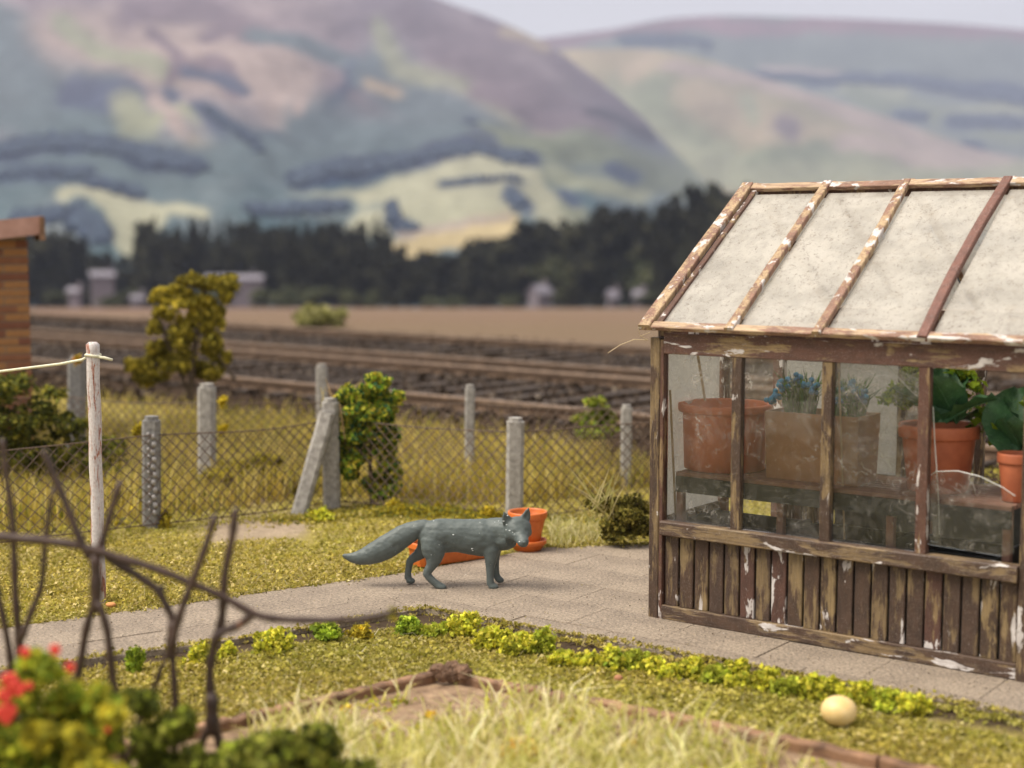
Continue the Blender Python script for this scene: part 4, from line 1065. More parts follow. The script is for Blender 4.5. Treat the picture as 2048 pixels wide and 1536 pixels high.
# ================================================================== BRICK HUT
def brick_hut():
    D = 14.3; cr = PD(62, 700, D); zc = PD(62, 468, D).z; zb = float(ground_z(cr.x, D))
    e = empty('brick_hut', (cr.x, D, zb), .33, 'red brick railway hut with projecting flat roof at the left picture edge', 'hut')
    H = zc-zb; W = 2.3; bm1 = plain('hut_brick', (.15,.06,.032), (.25,.105,.05), 6, .9, .4, .004)
    bm2 = plain('hut_brick_ochre', (.24,.11,.045), (.34,.165,.06), 6, .9, .4, .004); bm3 = plain('hut_brick_dark', (.13,.05,.03), (.20,.075,.04), 6, .9, .4, .004)
    core = MB().box(-W, -.012, .012, 1.8, -.2, H-.02)
    wl_ = obj('wall', core, plain('lime_mortar', (.20,.15,.11), (.28,.21,.15), 20, .95), e)
    bl, bh = .215, .065; me = MB().beam((0,0,0),(bl,0,0), .10, bh, (0,1,0), .08).mesh('brick')
    ms = []
    for mt in (bm1, bm2, bm3):
        c = me.copy(); c.materials.append(mt); ms.append(c)
    c_ = int(H/.077); r = random.Random(5); cnt = 0
    for row in range(c_):
        z = row*.077+.04
        x = -.006-(0 if row%2 else .107)
        if row%2 == 0:
            o = obj('brick', ms[r.randrange(3)], None, wl_); o.location = (-.110, .05, z); o.scale = (.5,1,1)
        n = 0
        while x > -.95:
            o = obj('brick', ms[r.choice((0,0,1,1,2))], None, wl_); o.location = (x-bl, .05+r.uniform(-.003,.003), z); x -= bl+.012; n += 1
        y = .115 if row%2 else .0
        for k in range(4):
            o = obj('brick', ms[r.choice((0,0,1,1,2))], None, wl_); o.location = (-.05+.0, y+.006, z); o.rotation_euler = (0,0,PI/2); y += bl+.012
    # roof: a slab rising slightly to the right with thick dark verge
    rm = plain('felt_roof', (.33,.18,.14), (.46,.27,.22), 8, .9, .3, .004)
    x1 = .14
    obj('roof', MB().add([(-W-.1,-.22,H-.30),(x1,-.22,H+.0),(x1,2.0,H+.0),(-W-.1,2.0,H-.30),(-W-.1,-.22,H-.10),(x1,-.22,H+.17),(x1,2.0,H+.17),(-W-.1,2.0,H-.10)],
        [(0,3,2,1),(4,5,6,7),(0,1,5,4),(1,2,6,5),(2,3,7,6),(3,0,4,7)]), rm, e)
    obj('fascia', MB().beam((x1-.01,-.24,H+.05),(x1-.01,2.0,H+.05), .05, .22, (1,0,0), .1), M_TIMBER, e)
brick_hut()

# ================================================================== CLOTHES POST AND LINE
def clothes_post():
    b = G(199, 1196, 0); D = b.y; t = PD(197, 684, D)
    m, nt, bs = newmat('rust_streaked_white_paint')
    f = noise_(nt, 9, 7, .75, stretch=(5,5,.7), dist=.6); f2 = noise_(nt, 60, 4)
    msk = ramp(nt, f, [(.53,0.0),(.58,1.0)]); rust = ramp(nt, f2, [(.3,(.20,.055,.03)),(.7,(.42,.17,.10))]); wh = ramp(nt, f2, [(.3,(.46,.42,.41)),(.7,(.62,.58,.57))])
    nt.links.new(mixc(nt, msk, wh, rust), bs.inputs['Base Color']); bs.inputs['Roughness'].default_value = .6; bump(nt, bs, f, .5, .004)
    e = empty('clothes_post', (b.x, D, 0), 0, 'slim white clothes post streaked with rust standing on the lawn', 'post')
    r = .037; hh = t.z; P = [(0,0,-.1)]+[(.003*math.sin(i*1.7), 0, hh*i/12) for i in range(12)]+[(0,0,hh-.05),(0,0,hh-.015),(0,0,hh)]
    obj('post_shaft', MB().tube(P, [r]*12+[r*1.0,r*1.02,r*1.04,r*.6], 14), m, e, True)
    cap = MB(); cap.tube([(r*1.08*math.cos(a), r*1.08*math.sin(a), hh-.075+.004*math.sin(a*2)) for a in np.linspace(0, 2*PI, 20)], .008, 6)
    l = obj('clothes_line', cap, M_CORD, None, True); l.location = (b.x, D, 0)
    l2 = MB(); z = PD(190, 715, D).z
    pts = [Vector((-r, -r*.4, z)), Vector((-.06,-.01,z-.012)), Vector(PD(120, 728, D)-Vector((b.x,D,0))), Vector(PD(0,743,D)-Vector((b.x,D,0))), Vector(PD(-700,838,D)-Vector((b.x,D,0))), Vector(PD(-1500,850,D)-Vector((b.x,D,0)))]
    l2.tube(pts, .0075, 6)
    l2.tube([Vector((r*.9,-.02,z+.005)), Vector((.07,-.02,z)), Vector((.115,-.02,z-.012))], [.008,.0085,.0075], 6)
    me = l.data; l2v = l2
    full = MB(); full.add(cap.v, cap.f); full.add(l2.v, l2.f); l.data = full.mesh('clothes_line'); l.data.materials.append(M_CORD); l.data.shade_smooth()
    tag(l, 'cream cord tied round the top of the rusty white post and running off left', 'clothes line')
clothes_post()

# ================================================================== GREENHOUSE
gh = empty('greenhouse', A0, GH_RZ, 'old timber greenhouse with flaking brown paint and milky roof glass', 'greenhouse')
LX, WY = 2.0, 2.2; ZE, ZRG = 1.575, 2.375
bays = [0.0, .50, 1.0, 1.5, 2.0]
def gpart(name, mb, mat, smooth=False, parent=gh): return obj(name, mb, mat, parent, smooth)
def post_at(x, y, w=.065, d=.06, mat=M_GH, z1=1.545, z0=0.0, seed=1):
    gpart('corner_post', MB().beam((x,y,z0),(x,y,z1), w, d, (1,0,0), .08, 8, .0012, seed=seed), mat)
# corner posts (front-left one is wide with a second strip)
post_at(.022, .01, .060, .07, M_GH, 1.53, 0, 3); post_at(LX+.035, .01, .075, .08, M_GH, 1.50, 0, 4); post_at(.02, WY, .06, .06, M_GHRED, 1.53, 0, 5); post_at(LX+.03, WY, .06, .06, M_GHRED, 1.53, 0, 6)
gpart('corner_strip', MB().beam((.065,.002,.0),(.065,.002,1.52), .020, .05, (1,0,0), .1, 8, .001), M_GHRED)
def wall(y, sgn, front=True):
    y0 = y
    yy = lambda d: y+d*sgn
    gpart('base_rail', MB().beam((.077,yy(.0),.040),(LX-.004,yy(.0),.040), .075, .05, (0,0,1), .06, 12, .001), M_GHX)
    gpart('sill', MB().beam((.077,yy(-.012),.505),(LX-.004,yy(-.012),.505), .078, .085, (0,0,1), .08, 14, .001, seed=2), M_GHX)
    gpart('eaves_board', MB().beam((.077,yy(.0),1.500),(LX-.004,yy(.0),1.500), .110, .05, (0,0,1), .06, 12, .001, seed=5), M_GHREDX)
    gpart('eaves_fillet', MB().beam((.03,yy(.02),1.575),(LX+.03,yy(.02),1.575), .075, .03, (0,0,1), .1, 6, .001), M_GHRED)
    n = 21; x0, x1 = .080, LX-.005; w = (x1-x0)/n
    for i in range(n):
        xa = x0+w*i; rr = random.Random(i+int(y*10))
        o = gpart('cladding_board', MB().beam((xa+w/2, yy(.006+rr.uniform(-.002,.002)), .080),(xa+w/2, yy(.006), .463), w-.010-rr.uniform(0,.002), .022, (1,0,0), .18, 4, .0008, seed=i), M_BOARD[rr.choice((0,0,1,1,3,2)) if not 12 <= i <= 16 else rr.choice((2,2,1))])
    gpart('board_backing', MB().box(.08, LX-.004, min(yy(.022),yy(.03)), max(yy(.022),yy(.03)), .05, .47), M_DARKBOX)
    for i, bx in enumerate((.515, 1.02, 1.52)):
        gpart('glazing_bar', MB().beam((bx,yy(-.004),.545),(bx,yy(-.004),1.444), .056, .045, (1,0,0), .08, 7, .0012, seed=i+7), (M_GHRED if i == 2 else M_GH))
wall(0.0, 1); wall(WY, -1)
# end walls with doorway in the middle
def endwall(x, left):
    gpart('base_rail', MB().beam((x,.05,.040),(x,.72,.040), .075, .045, (0,0,1), .06), M_GH)
    gpart('base_rail', MB().beam((x,1.44,.040),(x,WY-.04,.040), .075, .045, (0,0,1), .06), M_GH)
    for (a, b) in ((.05,.70),(1.48,WY-.04)):
        n = 7; w = (b-a)/n
        for i in range(n): gpart('cladding_board', MB().beam((x,a+w*(i+.5),.08),(x,a+w*(i+.5),.463), w-.009, .022, (0,1,0), .18), M_BOARD[i%4])
        gpart('sill', MB().beam((x,a,.505),(x,b,.505), .078, .07, (0,0,1), .08), M_GH)
        gpart('frosted_pane', MB().box(x-.003, x+.003, a+.01, b-.01, .545, 1.5), M_FROST)
    for yv in (.735, 1.46): gpart('door_post', MB().beam((x,yv,0),(x,yv,1.62 if True else 0), .055, .07, (0,1,0), .08, 4, .001), M_GHRED)
    gpart('end_beam', MB().beam((x,.05,1.555),(x,WY-.05,1.555), .06, .05, (0,0,1), .08), M_GH)
    tri = [(.08,1.59),(WY-.08,1.59),(WY/2,ZRG-.09)]
    vs = [(x-.003,a,b) for a,b in tri]+[(x+.003,a,b) for a,b in tri]
    gpart('gable_pane', MB().add(vs, [(0,2,1),(3,4,5),(0,1,4,3),(1,2,5,4),(2,0,3,5)]), M_FROST)
endwall(.02, True); endwall(LX+.03, False)
# panes in long walls
edges = [.077, .515, 1.02, 1.52, LX]
def pane(x0, x1, y, mat, z0=.545, z1=1.444): gpart('wall_pane', MB().box(x0+.012, x1-.012, y-.003, y+.003, z0, z1), mat)
for i in range(3): pane(edges[i], edges[i+1], .004, M_WALLGLASS)
# broken fourth pane: pieces remaining
def shard(pts, y, mat, name='broken_pane'):
    n = len(pts); vs = [(a,y-.003,b) for a,b in pts]+[(a,y+.003,b) for a,b in pts]
    fs = [tuple(range(n-1,-1,-1)), tuple(range(n,2*n))]+[(i,(i+1)%n,n+(i+1)%n,n+i) for i in range(n)]
    o = gpart(name, MB().add(vs, fs), mat); return o
medge, nt, b_ = newmat('glass_edge'); b_.inputs['Base Color'].default_value = (.60,.60,.56,1); b_.inputs['Roughness'].default_value = .2
def gxz(px, py, y=0.0):
    """local x,z on the plane y of the greenhouse for a photo pixel"""
    r = Vector(ray(px, py)); o = Vector((0,0,CAM_H)); n = EY; p0 = A0+EY*y
    t = (p0-o).dot(n)/r.dot(n); q = o+r*t-A0; return (q.dot(EX), q.z)
sh = [gxz(*p, .02) for p in [(1868,945),(1875,942),(1915,942),(1960,953),(2000,972),(2028,990),(2030,1105),(2010,1112),(1860,1088),(1850,1070)]]
shard(sh, .004, M_WALLGLASS)
shard([gxz(*p, .03) for p in [(1757,716),(1852,805),(1866,820),(1871,900),(1878,1060),(1876,1085),(1846,1080),(1846,900),(1840,760),(1757,722)]], .030, M_WALLGLASS)
fx = [gxz(p, 900, .04)[0] for p in (1672, 1690, 1708, 1726, 1744, 1762, 1780, 1798)]
fv, ff_ = [], []
for j in range(14):
    z = .83+.61*j/13
    for i, x in enumerate(fx): fv.append((x+.02*math.sin(j*.5+i*.3), .045+.012*math.sin(i*1.7+j*.4)+.008*math.sin(j*1.3), z))
for j in range(13):
    for i in range(7): ff_.append((j*8+i, j*8+i+1, (j+1)*8+i+1, (j+1)*8+i))
tag(obj('plastic_film', MB().add([tuple(A0+EX*a+EY*b_+Vector((0,0,c))) for a, b_, c in fv], ff_), glass('cloudy_film', .12, (.76,.73,.68), .7, .1), None, True), 'crumpled cloudy plastic film hanging behind the third greenhouse pane', 'plastic film')
rim = MB()
for pl in ([(1757,716),(1825,785),(1852,805),(1866,815),(1869,880),(1876,980),(1879,1070)], [(1862,950),(1872,943),(1915,942),(1960,953),(2005,975),(2030,992)]):
    rim.tube([(gxz(a,b,.02)[0], .022, gxz(a,b,.02)[1]) for a,b in pl], .0022, 4)
gpart('broken_glass_edge', rim, medge)
for i in range(4):
    if i < 2: pane(edges[i], edges[i+1], WY, M_FROST if i == 0 else M_WALLGLASS)
# roof
sl = math.atan2(ZRG-ZE, WY/2+.06); RN = Vector((0,-math.sin(sl),math.cos(sl)))
ez = ZE; ey = -.075
def roof_pt(x, t, side, lift=0.0):
    """t 0 at the eaves, 1 at the ridge; side +1 front"""
    y = ey+(WY/2-ey)*t; z = ez+(ZRG-ez)*t
    if side < 0: y = WY-y
    n = Vector((0,-math.sin(sl)*side,math.cos(sl)))
    return Vector((x,y,z))+n*lift
rx = [-.012, .495, .985, 1.525, 2.04]
for side in (1, -1):
    for i, x in enumerate(rx):
        w = .072 if i in (0,4) else .050
        mt = M_ROOFD if (i == 3 and side > 0) else M_ROOF
        bow = (-.02,0,0) if i == 3 else ((.012,0,0) if i == 2 else None)
        xt = x+(.0 if i != 2 else -.02)
        gpart('rafter', MB().beam(roof_pt(x,.0,side,.014), roof_pt(xt,.985,side,.014), w, .034, (1,0,0), .12, 10, .0016, bow, seed=i*3), mt)
        if i == 0: gpart('rafter_fillet', MB().beam(roof_pt(x+.058,.04,side,-.008), roof_pt(x+.058,.955,side,-.008), .034, .03, (1,0,0), .1, 10, .0016), M_GHRED)
    gpart('eaves_rail', MB().beam(roof_pt(rx[0]-.036,.018,side,.006), roof_pt(rx[4]+.03,.018,side,.006), .052, .026, (0,math.cos(sl)*side,math.sin(sl)), .12, 26, .0016, seed=3), M_ROOFX)
    gpart('ridge_rail', MB().beam(roof_pt(rx[0]-.02,.968,side,.008), roof_pt(rx[4]+.02,.968,side,.008), .055, .028, (0,math.cos(sl)*side,math.sin(sl)), .12, 26, .0016, seed=4), M_ROOFX)
    for i in range(4):
        a, b = rx[i]+.028+(.045 if i == 0 else 0), rx[i+1]-.028; lift = -.012
        P = [roof_pt(a,.03,side,lift), roof_pt(b,.03,side,lift), roof_pt(b,.93,side,lift), roof_pt(a,.93,side,lift)]
        n = Vector((0,-math.sin(sl)*side,math.cos(sl)))*.005
        gpart('roof_pane', MB().add([p-n for p in P]+[p+n for p in P], [(0,3,2,1),(4,5,6,7),(0,1,5,4),(1,2,6,5),(2,3,7,6),(3,0,4,7)]), M_ROOFGLASS)
gpart('ridge_beam', MB().beam((rx[0]+.03,WY/2,ZRG-.05),(rx[4]-.03,WY/2,ZRG-.05), .03, .07, (0,1,0), .1), M_GHRED)
# fibre caught at the corner
fp = [PD(1216,706,8.1),PD(1240,690,8.1),PD(1268,679,8.1),PD(1296,680,8.1)]; fq = [PD(1300,665,8.1),PD(1281,672,8.1),PD(1276,656,8.1),PD(1283,648,8.1)]
ff = MB().tube(fp, .0022, 4).tube(fq, .0018, 4).tube([PD(1280,672,8.1),PD(1296,680,8.1)], .002, 4)
tag(obj('stray_fibre', ff, M_FIBRE), 'thin tan fibre caught on the left greenhouse corner under the eaves', 'fibre')

# ---------------- things inside the greenhouse
ZB = .80
st = empty('staging_bench', gl(.1,.07,0), GH_RZ, 'slatted brown staging bench with dark sides inside the greenhouse', 'bench')
for i in range(9):
    y = .03+i*.062; obj('slat', MB().beam((0,y,ZB-.012),(1.82,y,ZB-.012), .046, .022, (0,1,0), .1), M_SLAT, st)
for x in (.02, .62, 1.22, 1.80):
    for y in (.03,.52): obj('leg', MB().beam((x,y,0),(x,y,ZB-.025), .04, .04, (1,0,0), .1), M_SLAT, st)
obj('front_apron', MB().box(.0, 1.82, .004, .022, ZB-.11, ZB-.024), M_DARKBOX, st)
for k, (x0, x1, lab) in enumerate([(.03,.60,'dark crate under the left end of the staging bench'),(.66,1.20,'dark crate under the middle of the staging bench'),(1.27,1.74,'dark crate under the right end of the staging bench')]):
    c = empty('dark_crate', gl(.1+x0,.15,0), GH_RZ, lab, 'crate')
    w = x1-x0
    for j in range(5): obj('side_board', MB().beam((0,0,.06+j*.105),(w,0,.06+j*.105), .095, .015, (0,0,1), .1), M_DARKBOX, c); obj('side_board', MB().beam((0,.36,.06+j*.105),(w,.36,.06+j*.105), .095, .015, (0,0,1), .1), M_DARKBOX, c)
    for x in (.01, w-.01): obj('end_board', MB().box(x-.01, x+.01, .01, .35, .02, .54), M_DARKBOX, c)
    obj('base_board', MB().box(.02, w-.02, .01, .35, .01, .03), M_DARKBOX, c)
def pot_profile(r, h, rim=.16, lip=1.0, base=.72):
    t = r*.09
    return [(r*base*.96,0),(r*base,.004),(r*.90,h*(1-rim)-.004),(r*.90,h*(1-rim)),(r*.985,h*(1-rim)+.003),(r,h*(1-rim)+.012),(r,h-.008),(r*.985,h),(r-t,h),(r-t*1.2,h-.01),(r*.84,h*.80),(r*.80,h*.78)]
def pot(name, loc, r, h, mat, label, soil=True, rim=.16, base=.72, rz=0):
    e = empty(name, loc, rz, label, 'flowerpot')
    obj('pot_wall', MB().lathe(pot_profile(r, h, rim, base=base), 40), mat, e, True).data.polygons.foreach_set
    if soil: obj('soil', MB().lathe([(r*.2,h*.84),(r*.845,h*.83)][::-1]+[(.0001,h*.86)], 24), M_SOIL, e, True)
    return e
def gp(px, D=None, y=.7, z=ZB):
    r = Vector(ray(px, 900)); r.z = 0; n = EY; p0 = A0+EY*y; t = p0.dot(n)/r.dot(n); q = r*t; q.z = z; return q
q = gp(1449, y=.345); s = q.y/FPX
pot('large_flowerpot', q, 94*s, (935-803)*s*1.0, M_TERRA2, 'large empty terracotta pot behind the leftmost greenhouse pane', True, .13, .86)
# brown trough with blue flowers
q0, q1 = gp(1552, y=.30), gp(1738, y=.30); qc = (q0+q1)/2; tr = empty('brown_trough', qc, GH_RZ, 'plain brown trough holding blue flowers behind the second and third panes', 'planter')
wl2 = (q1-q0).length/2; hh = (945-808)*qc.y/FPX
obj('trough_wall', MB().add([(-wl2*.97,-.12,0),(wl2*.97,-.12,0),(wl2*.97,.12,0),(-wl2*.97,.12,0),(-wl2,-.14,hh),(wl2,-.14,hh),(wl2,.14,hh),(-wl2,.14,hh),
     (-wl2+.015,-.125,hh),(wl2-.015,-.125,hh),(wl2-.015,.125,hh),(-wl2+.015,.125,hh),(-wl2+.02,-.12,hh-.03),(wl2-.02,-.12,hh-.03),(wl2-.02,.12,hh-.03),(-wl2+.02,.12,hh-.03)],
     [(0,3,2,1),(0,1,5,4),(1,2,6,5),(2,3,7,6),(3,0,4,7),(4,5,9,8),(5,6,10,9),(6,7,11,10),(7,4,8,11),(8,9,13,12),(9,10,14,13),(10,11,15,14),(11,8,12,15),(12,13,14,15)]), M_BROWNPLANT, tr)
def flowers(px, w, label, heads):
    p = gp(px, y=.31, z=ZB+hh-.03); e = empty('blue_flower_plant', p, GH_RZ, label, 'plant')
    n = 420; a = rng.uniform(0,2*PI,n); r = rng.uniform(0,1,n)**.5*w*.7; P = np.stack([np.cos(a)*r, np.sin(a)*r*.7, np.zeros(n)],1)
    obj('leaves', blademesh('leaves', P, .21, .011, .45, [(.05,.16,.03),(.09,.24,.04),(.03,.10,.03)]), M_BLADE, e)
    for i, (x, z) in enumerate(heads):
        mb = MB(); rr = random.Random(i)
        for k in range(7): mb.sphere((x+rr.uniform(-.022,.022), rr.uniform(-.03,.02)-.03, z+rr.uniform(-.025,.025)), (.016,.014,.015), 7, 5)
        obj('flower_head', mb, M_BLUE, e, True)
flowers(1600, .11, 'blue-flowered plant on the left of the brown trough', [(-.13,.10),(-.10,.16),(-.05,.18),(0,.20),(.05,.18),(.085,.15),(-.16,.07)])
flowers(1697, .11, 'blue-flowered plant on the right of the brown trough', [(-.03,.16),(.03,.18),(.07,.15),(.09,.12),(-.03,.11)])
# big leafy plants
def leaf_mesh(L, W, curl, seed):
    L *= 1.0; W *= 1.05
    r = random.Random(seed); mb = MB(); n, m = 9, 7; vs = []
    for i in range(n):
        t = i/(n-1); w = W*math.sin(PI*min(1,t*.9+.08))**.7*(1-.15*t)
        for j in range(m):
            u = j/(m-1)*2-1; rip = .06*W*math.sin(t*19+u*3+seed)*abs(u)
            vs.append((u*w*.5, t*L*(1-.12*t), abs(u)*W*.18+rip-curl*L*t*t))
    fs = [(i*m+j,i*m+j+1,(i+1)*m+j+1,(i+1)*m+j) for i in range(n-1) for j in range(m-1)]
    mb.add(vs, fs); mb.tube([(0,t*L*(1-.12*t),-curl*L*t*t-.003) for t in [k/8 for k in range(9)]], [.006*(1-.08*k) for k in range(9)], 5); return mb
mdl, nt, bs = newmat('dark_cabbage_leaf'); f = noise_(nt, 18, 5, .6); f2 = noise_(nt, 130, 2)
nt.links.new(mixc(nt, ramp(nt, f2, [(.6,0.0),(.7,.25)]), ramp(nt, f, [(.3,(.03,.09,.04)),(.7,(.075,.19,.07))]), (.4,.5,.4)), bs.inputs['Base Color']); bs.inputs['Roughness'].default_value = .5; bump(nt, bs, f, .5, .01)
def big_plant(loc, label, leaves, n_small, sc=1.0, name='leafy_plant'):
    e = empty(name, loc, 0, label, 'plant')
    for i, (rx_, ry_, rz_, L, W) in enumerate(leaves):
        o = obj('large_leaf', leaf_mesh(L, W, .25, i), mdl, e, True); o.rotation_euler = (rx_, ry_, rz_); o.location = ((i%3-1)*.05, -.11, .05)
    if n_small:
        bl = [(random.Random(i*3+n_small).uniform(-.20,.14), random.Random(i*5).uniform(-.12,.12), .12+random.Random(i*9).uniform(0,.2), .08,.08,.07) for i in range(9)]
        obj('small_leaves', bushmesh('small_leaves', bl, n_small, .022, [(.28,.38,.03),(.38,.46,.045),(.14,.24,.025)]), M_LEAF, e)
    return e
qt = gp(1877, y=.34); s = qt.y/FPX; ph = (972-838)*s
pot('tall_flowerpot', qt, 80*s, ph, M_TERRA2, 'orange terracotta pot with big green leaves behind the broken pane', True, .20, .74)
big_plant(qt+Vector((0,0,ph-.03)), 'lime-leaved plant with large dark leaves in the pot behind the broken pane',
          [(1.25,.2,-.15,.34,.24),(1.0,-.3,-.9,.36,.24),(1.2,.3,2.6,.33,.2),(.9,.1,1.3,.30,.2),(.75,0,-2.0,.30,.2),(.2,-.2,-.6,.27,.19)], 900)
qs = gp(2034, y=.25, z=ZB-.0); s = qs.y/FPX
pot('small_flowerpot', qs, 38*s, 98*s, M_TERRA2, 'small terracotta pot at the right picture edge inside the greenhouse', True, .22, .68)
big_plant(gp(2030, y=.5, z=ZB+.15), 'large dark green leaves overhanging from the right end of the greenhouse', [(1.3,.1,-.25,.40,.34),(.5,-.3,-1.3,.34,.26),(1.15,.2,.8,.38,.30),(.2,-.1,-.8,.30,.22),(1.0,0,2.4,.3,.25)], 300, name='broad_leaf_plant')
qr = gp(2036, y=.48, z=ZB); pot('red_flowerpot', qr+Vector((0,0,0)), .07, .16, plain('red_plastic', (.45,.05,.03),(.55,.08,.05),20,.4), 'red pot under the broad dark leaves', True)
obj_l = [(1338,.10,.02,.62,'thin wooden stake leaning in the left front corner of the greenhouse'),]
for px, py0, py1, w, lab in [(1340,780,1010,.012,'short thin stake leaning against the first pane'),(1396,712,800,.014,'upright pale lath against the frosted end pane'),(1678,745,1060,.009,'thin upright cane behind the third pane')]:
    q = gp(px, y=.10, z=0); a, b = PD(px, py0, q.y), PD(px+14, py1, q.y+.1)
    if b.z > .05 and px != 1396: b = Vector((b.x+.02, b.y, .02 if px != 1340 else .02))
    tag(obj('stake', MB().beam(a, b, w, w*.8, (1,0,0), .2, 3, .0006), M_STAKE), lab, 'stake')

# ================================================================== FOX FIGURE
def fox():
    S = 1/(4.452*337.0); cx, cy = 850, 857
    base = G(660+cx/4.452, 980+cy/4.452, 0)
    def P(a, b, d=0.0): return Vector(((a-cx)*S, d*S, (cy-b)*S))
    mb = MB()
    def chain(pts, n=14):
        """(a,b,depth,r_inplane,r_depth)"""
        secs = []; C_ = [P(a,b,d) for a,b,d,_,_ in pts]
        for i, (a,b,d,ri,rd) in enumerate(pts):
            t = (C_[min(i+1,len(C_)-1)]-C_[max(i-1,0)]).normalized(); u = t.cross(Vector((0,1,0))).normalized(); v = t.cross(u).normalized()
            g = 1.0 if ri > 100 else 1.10
            secs.append((C_[i], u*(ri*g+3)*S, v*(rd*g+3)*S))
        mb.loft(secs, n)
    # torso
    chain([(790,400,0,30,25),(815,398,0,80,60),(870,395,0,128,95),(950,400,0,152,118),(1050,400,0,150,112),(1150,400,0,148,112),(1260,408,0,158,120),(1360,415,0,168,128),(1440,425,-5,160,122),(1500,440,-10,128,100),(1545,450,-15,70,60)], 20)
    # neck
    chain([(1400,360,0,110,95),(1470,355,-10,118,98),(1540,350,-35,118,98),(1600,350,-70,108,98),(1650,345,-100,80,80)], 18)
    # ruff
    chain([(1500,420,-10,110,95),(1570,420,-50,90,90),(1620,410,-90,70,80)], 14)
    # tail
    chain([(900,330,0,50,50),(850,320,0,58,52),(790,335,0,66,56),(720,368,0,80,62),(650,405,0,90,68),(570,460,0,96,72),(490,510,0,97,72),(410,550,0,90,66),(330,582,0,74,56),(250,600,0,56,42),(180,595,0,36,28),(130,580,0,17,14),(112,572,0,6,6)], 16)
    # near hind leg (negative depth = towards camera)
    chain([(930,350,-45,70,50),(925,430,-62,112,62),(925,500,-70,108,62),(930,560,-72,88,52),(925,610,-74,62,40),(905,660,-76,40,32),(878,700,-78,34,28),(868,728,-78,34,27),(885,755,-78,30,26),(920,790,-80,29,26),(955,820,-80,30,27),(985,838,-80,30,30)], 14)
    chain([(955,832,-80,24,30),(990,842,-80,26,34),(1020,846,-80,22,30),(1040,848,-80,12,18)], 12)
    # far hind leg
    chain([(900,400,55,90,50),(860,500,72,85,52),(820,560,78,58,42),(770,600,80,42,34),(725,630,82,34,28),(705,655,82,30,26),(698,700,82,26,24),(690,750,82,25,24),(688,790,82,28,26),(692,815,82,24,28)], 14)
    chain([(680,815,82,24,30),(705,822,82,26,34),(735,828,82,20,28),(752,830,82,10,16)], 12)
    # near front leg
    chain([(1420,430,-60,90,50),(1432,520,-70,70,48),(1435,590,-72,50,40),(1430,650,-72,38,32),(1428,710,-72,30,28),(1428,760,-72,28,26),(1430,800,-72,30,27),(1435,830,-72,30,28)], 14)
    chain([(1418,836,-72,24,28),(1450,842,-72,28,34),(1480,846,-72,24,30),(1500,849,-72,12,18)], 12)
    # far front leg
    chain([(1450,450,60,80,48),(1465,560,70,52,40),(1470,640,72,34,30),(1474,700,72,28,26),(1480,760,72,26,24),(1490,790,72,27,26),(1500,808,72,26,26)], 14)
    chain([(1488,805,72,24,28),(1515,814,72,26,32),(1538,822,72,18,26),(1550,825,72,8,12)], 12)
    # head, turned towards the camera and slightly down; axis f points where the fox looks
    hc = P(1672, 318, -120); f = Vector((.26, -.93, -.20)).normalized(); sx = Vector((.97,.21,.0)).normalized(); sx = (sx-f*sx.dot(f)).normalized(); up = f.cross(sx)
    roll = Matrix.Rotation(math.radians(6), 3, f); sx = roll@sx; up = roll@up
    def H(a, b, c): return hc+sx*(a*S)+up*(b*S)+f*(c*S)
    secs = [(H(0,-5,-110),50,55),(H(0,2,-80),92,86),(H(0,5,-40),116,102),(H(0,5,0),122,106),(H(0,-2,40),112,96),(H(0,-14,75),92,78),(H(0,-30,110),68,62),(H(0,-42,145),54,52),(H(0,-48,175),48,46),(H(0,-50,200),42,38),(H(0,-50,216),28,24)]
    mb.loft([(c, sx*(a*S*1.03), up*(b*S*1.03)) for c,a,b in secs], 20)
    for sg in (-1, 1):   # cheek ruffs, brows
        mb.sphere(tuple(H(sg*80,-38,10)), 48*S, 12, 8)
        mb.sphere(tuple(H(sg*44,26,70)), 26*S, 10, 8)
    # ears
    for sg in (-1, 1):
        b0 = H(sg*72, 70, -20); tip = H(sg*118, 188, -18)
        secs = []
        for t in (0,.25,.5,.75,.92,1.0):
            w = (1-t**1.5)*54+3; secs.append((b0.lerp(tip,t)+f*(S*6*math.sin(PI*t)), (sx*.95+up*(-.3*sg))*(w*S), f*((1-t)*20+8)*S))
        mb.loft(secs, 12)
    me = mb.mesh('fox_raw'); o = bpy.data.objects.new('fox_raw', me); COL.objects.link(o)
    m = o.modifiers.new('r', 'REMESH'); m.mode = 'VOXEL'; m.voxel_size = .0042; m.use_smooth_shade = True
    m = o.modifiers.new('s', 'SMOOTH'); m.iterations = 14; m.factor = .5
    dg = bpy.context.evaluated_depsgraph_get(); ev = o.evaluated_get(dg); body = bpy.data.meshes.new_from_object(ev); bpy.data.objects.remove(o)
    n = len(body.vertices); co = np.empty(n*3, dtype=np.float32); body.vertices.foreach_get('co', co); co = co.reshape(-1,3)
    no = np.empty(n*3, dtype=np.float32); body.vertices.foreach_get('normal', no); no = no.reshape(-1,3)
    # eye sockets, mouth line, inner ears, muscle creases pressed into the surface
    disp = np.zeros(n)
    def dent(p, r, d):
        q = np.linalg.norm(co-np.array(p), axis=1); disp[:] -= d*np.exp(-(q/r)**2)
    for sg in (-1, 1):
        dent(H(sg*52,14,92), .012, .0075); dent(H(sg*90,112,6), .016, .0075); dent(H(sg*96,138,0), .010, .004)
        dent(H(sg*14,-50,214), .004, .002)
    for k in range(9): dent(H((k-4)*11, -78+abs(k-4)*2, 200-abs(k-4)*17), .0050, .0045)
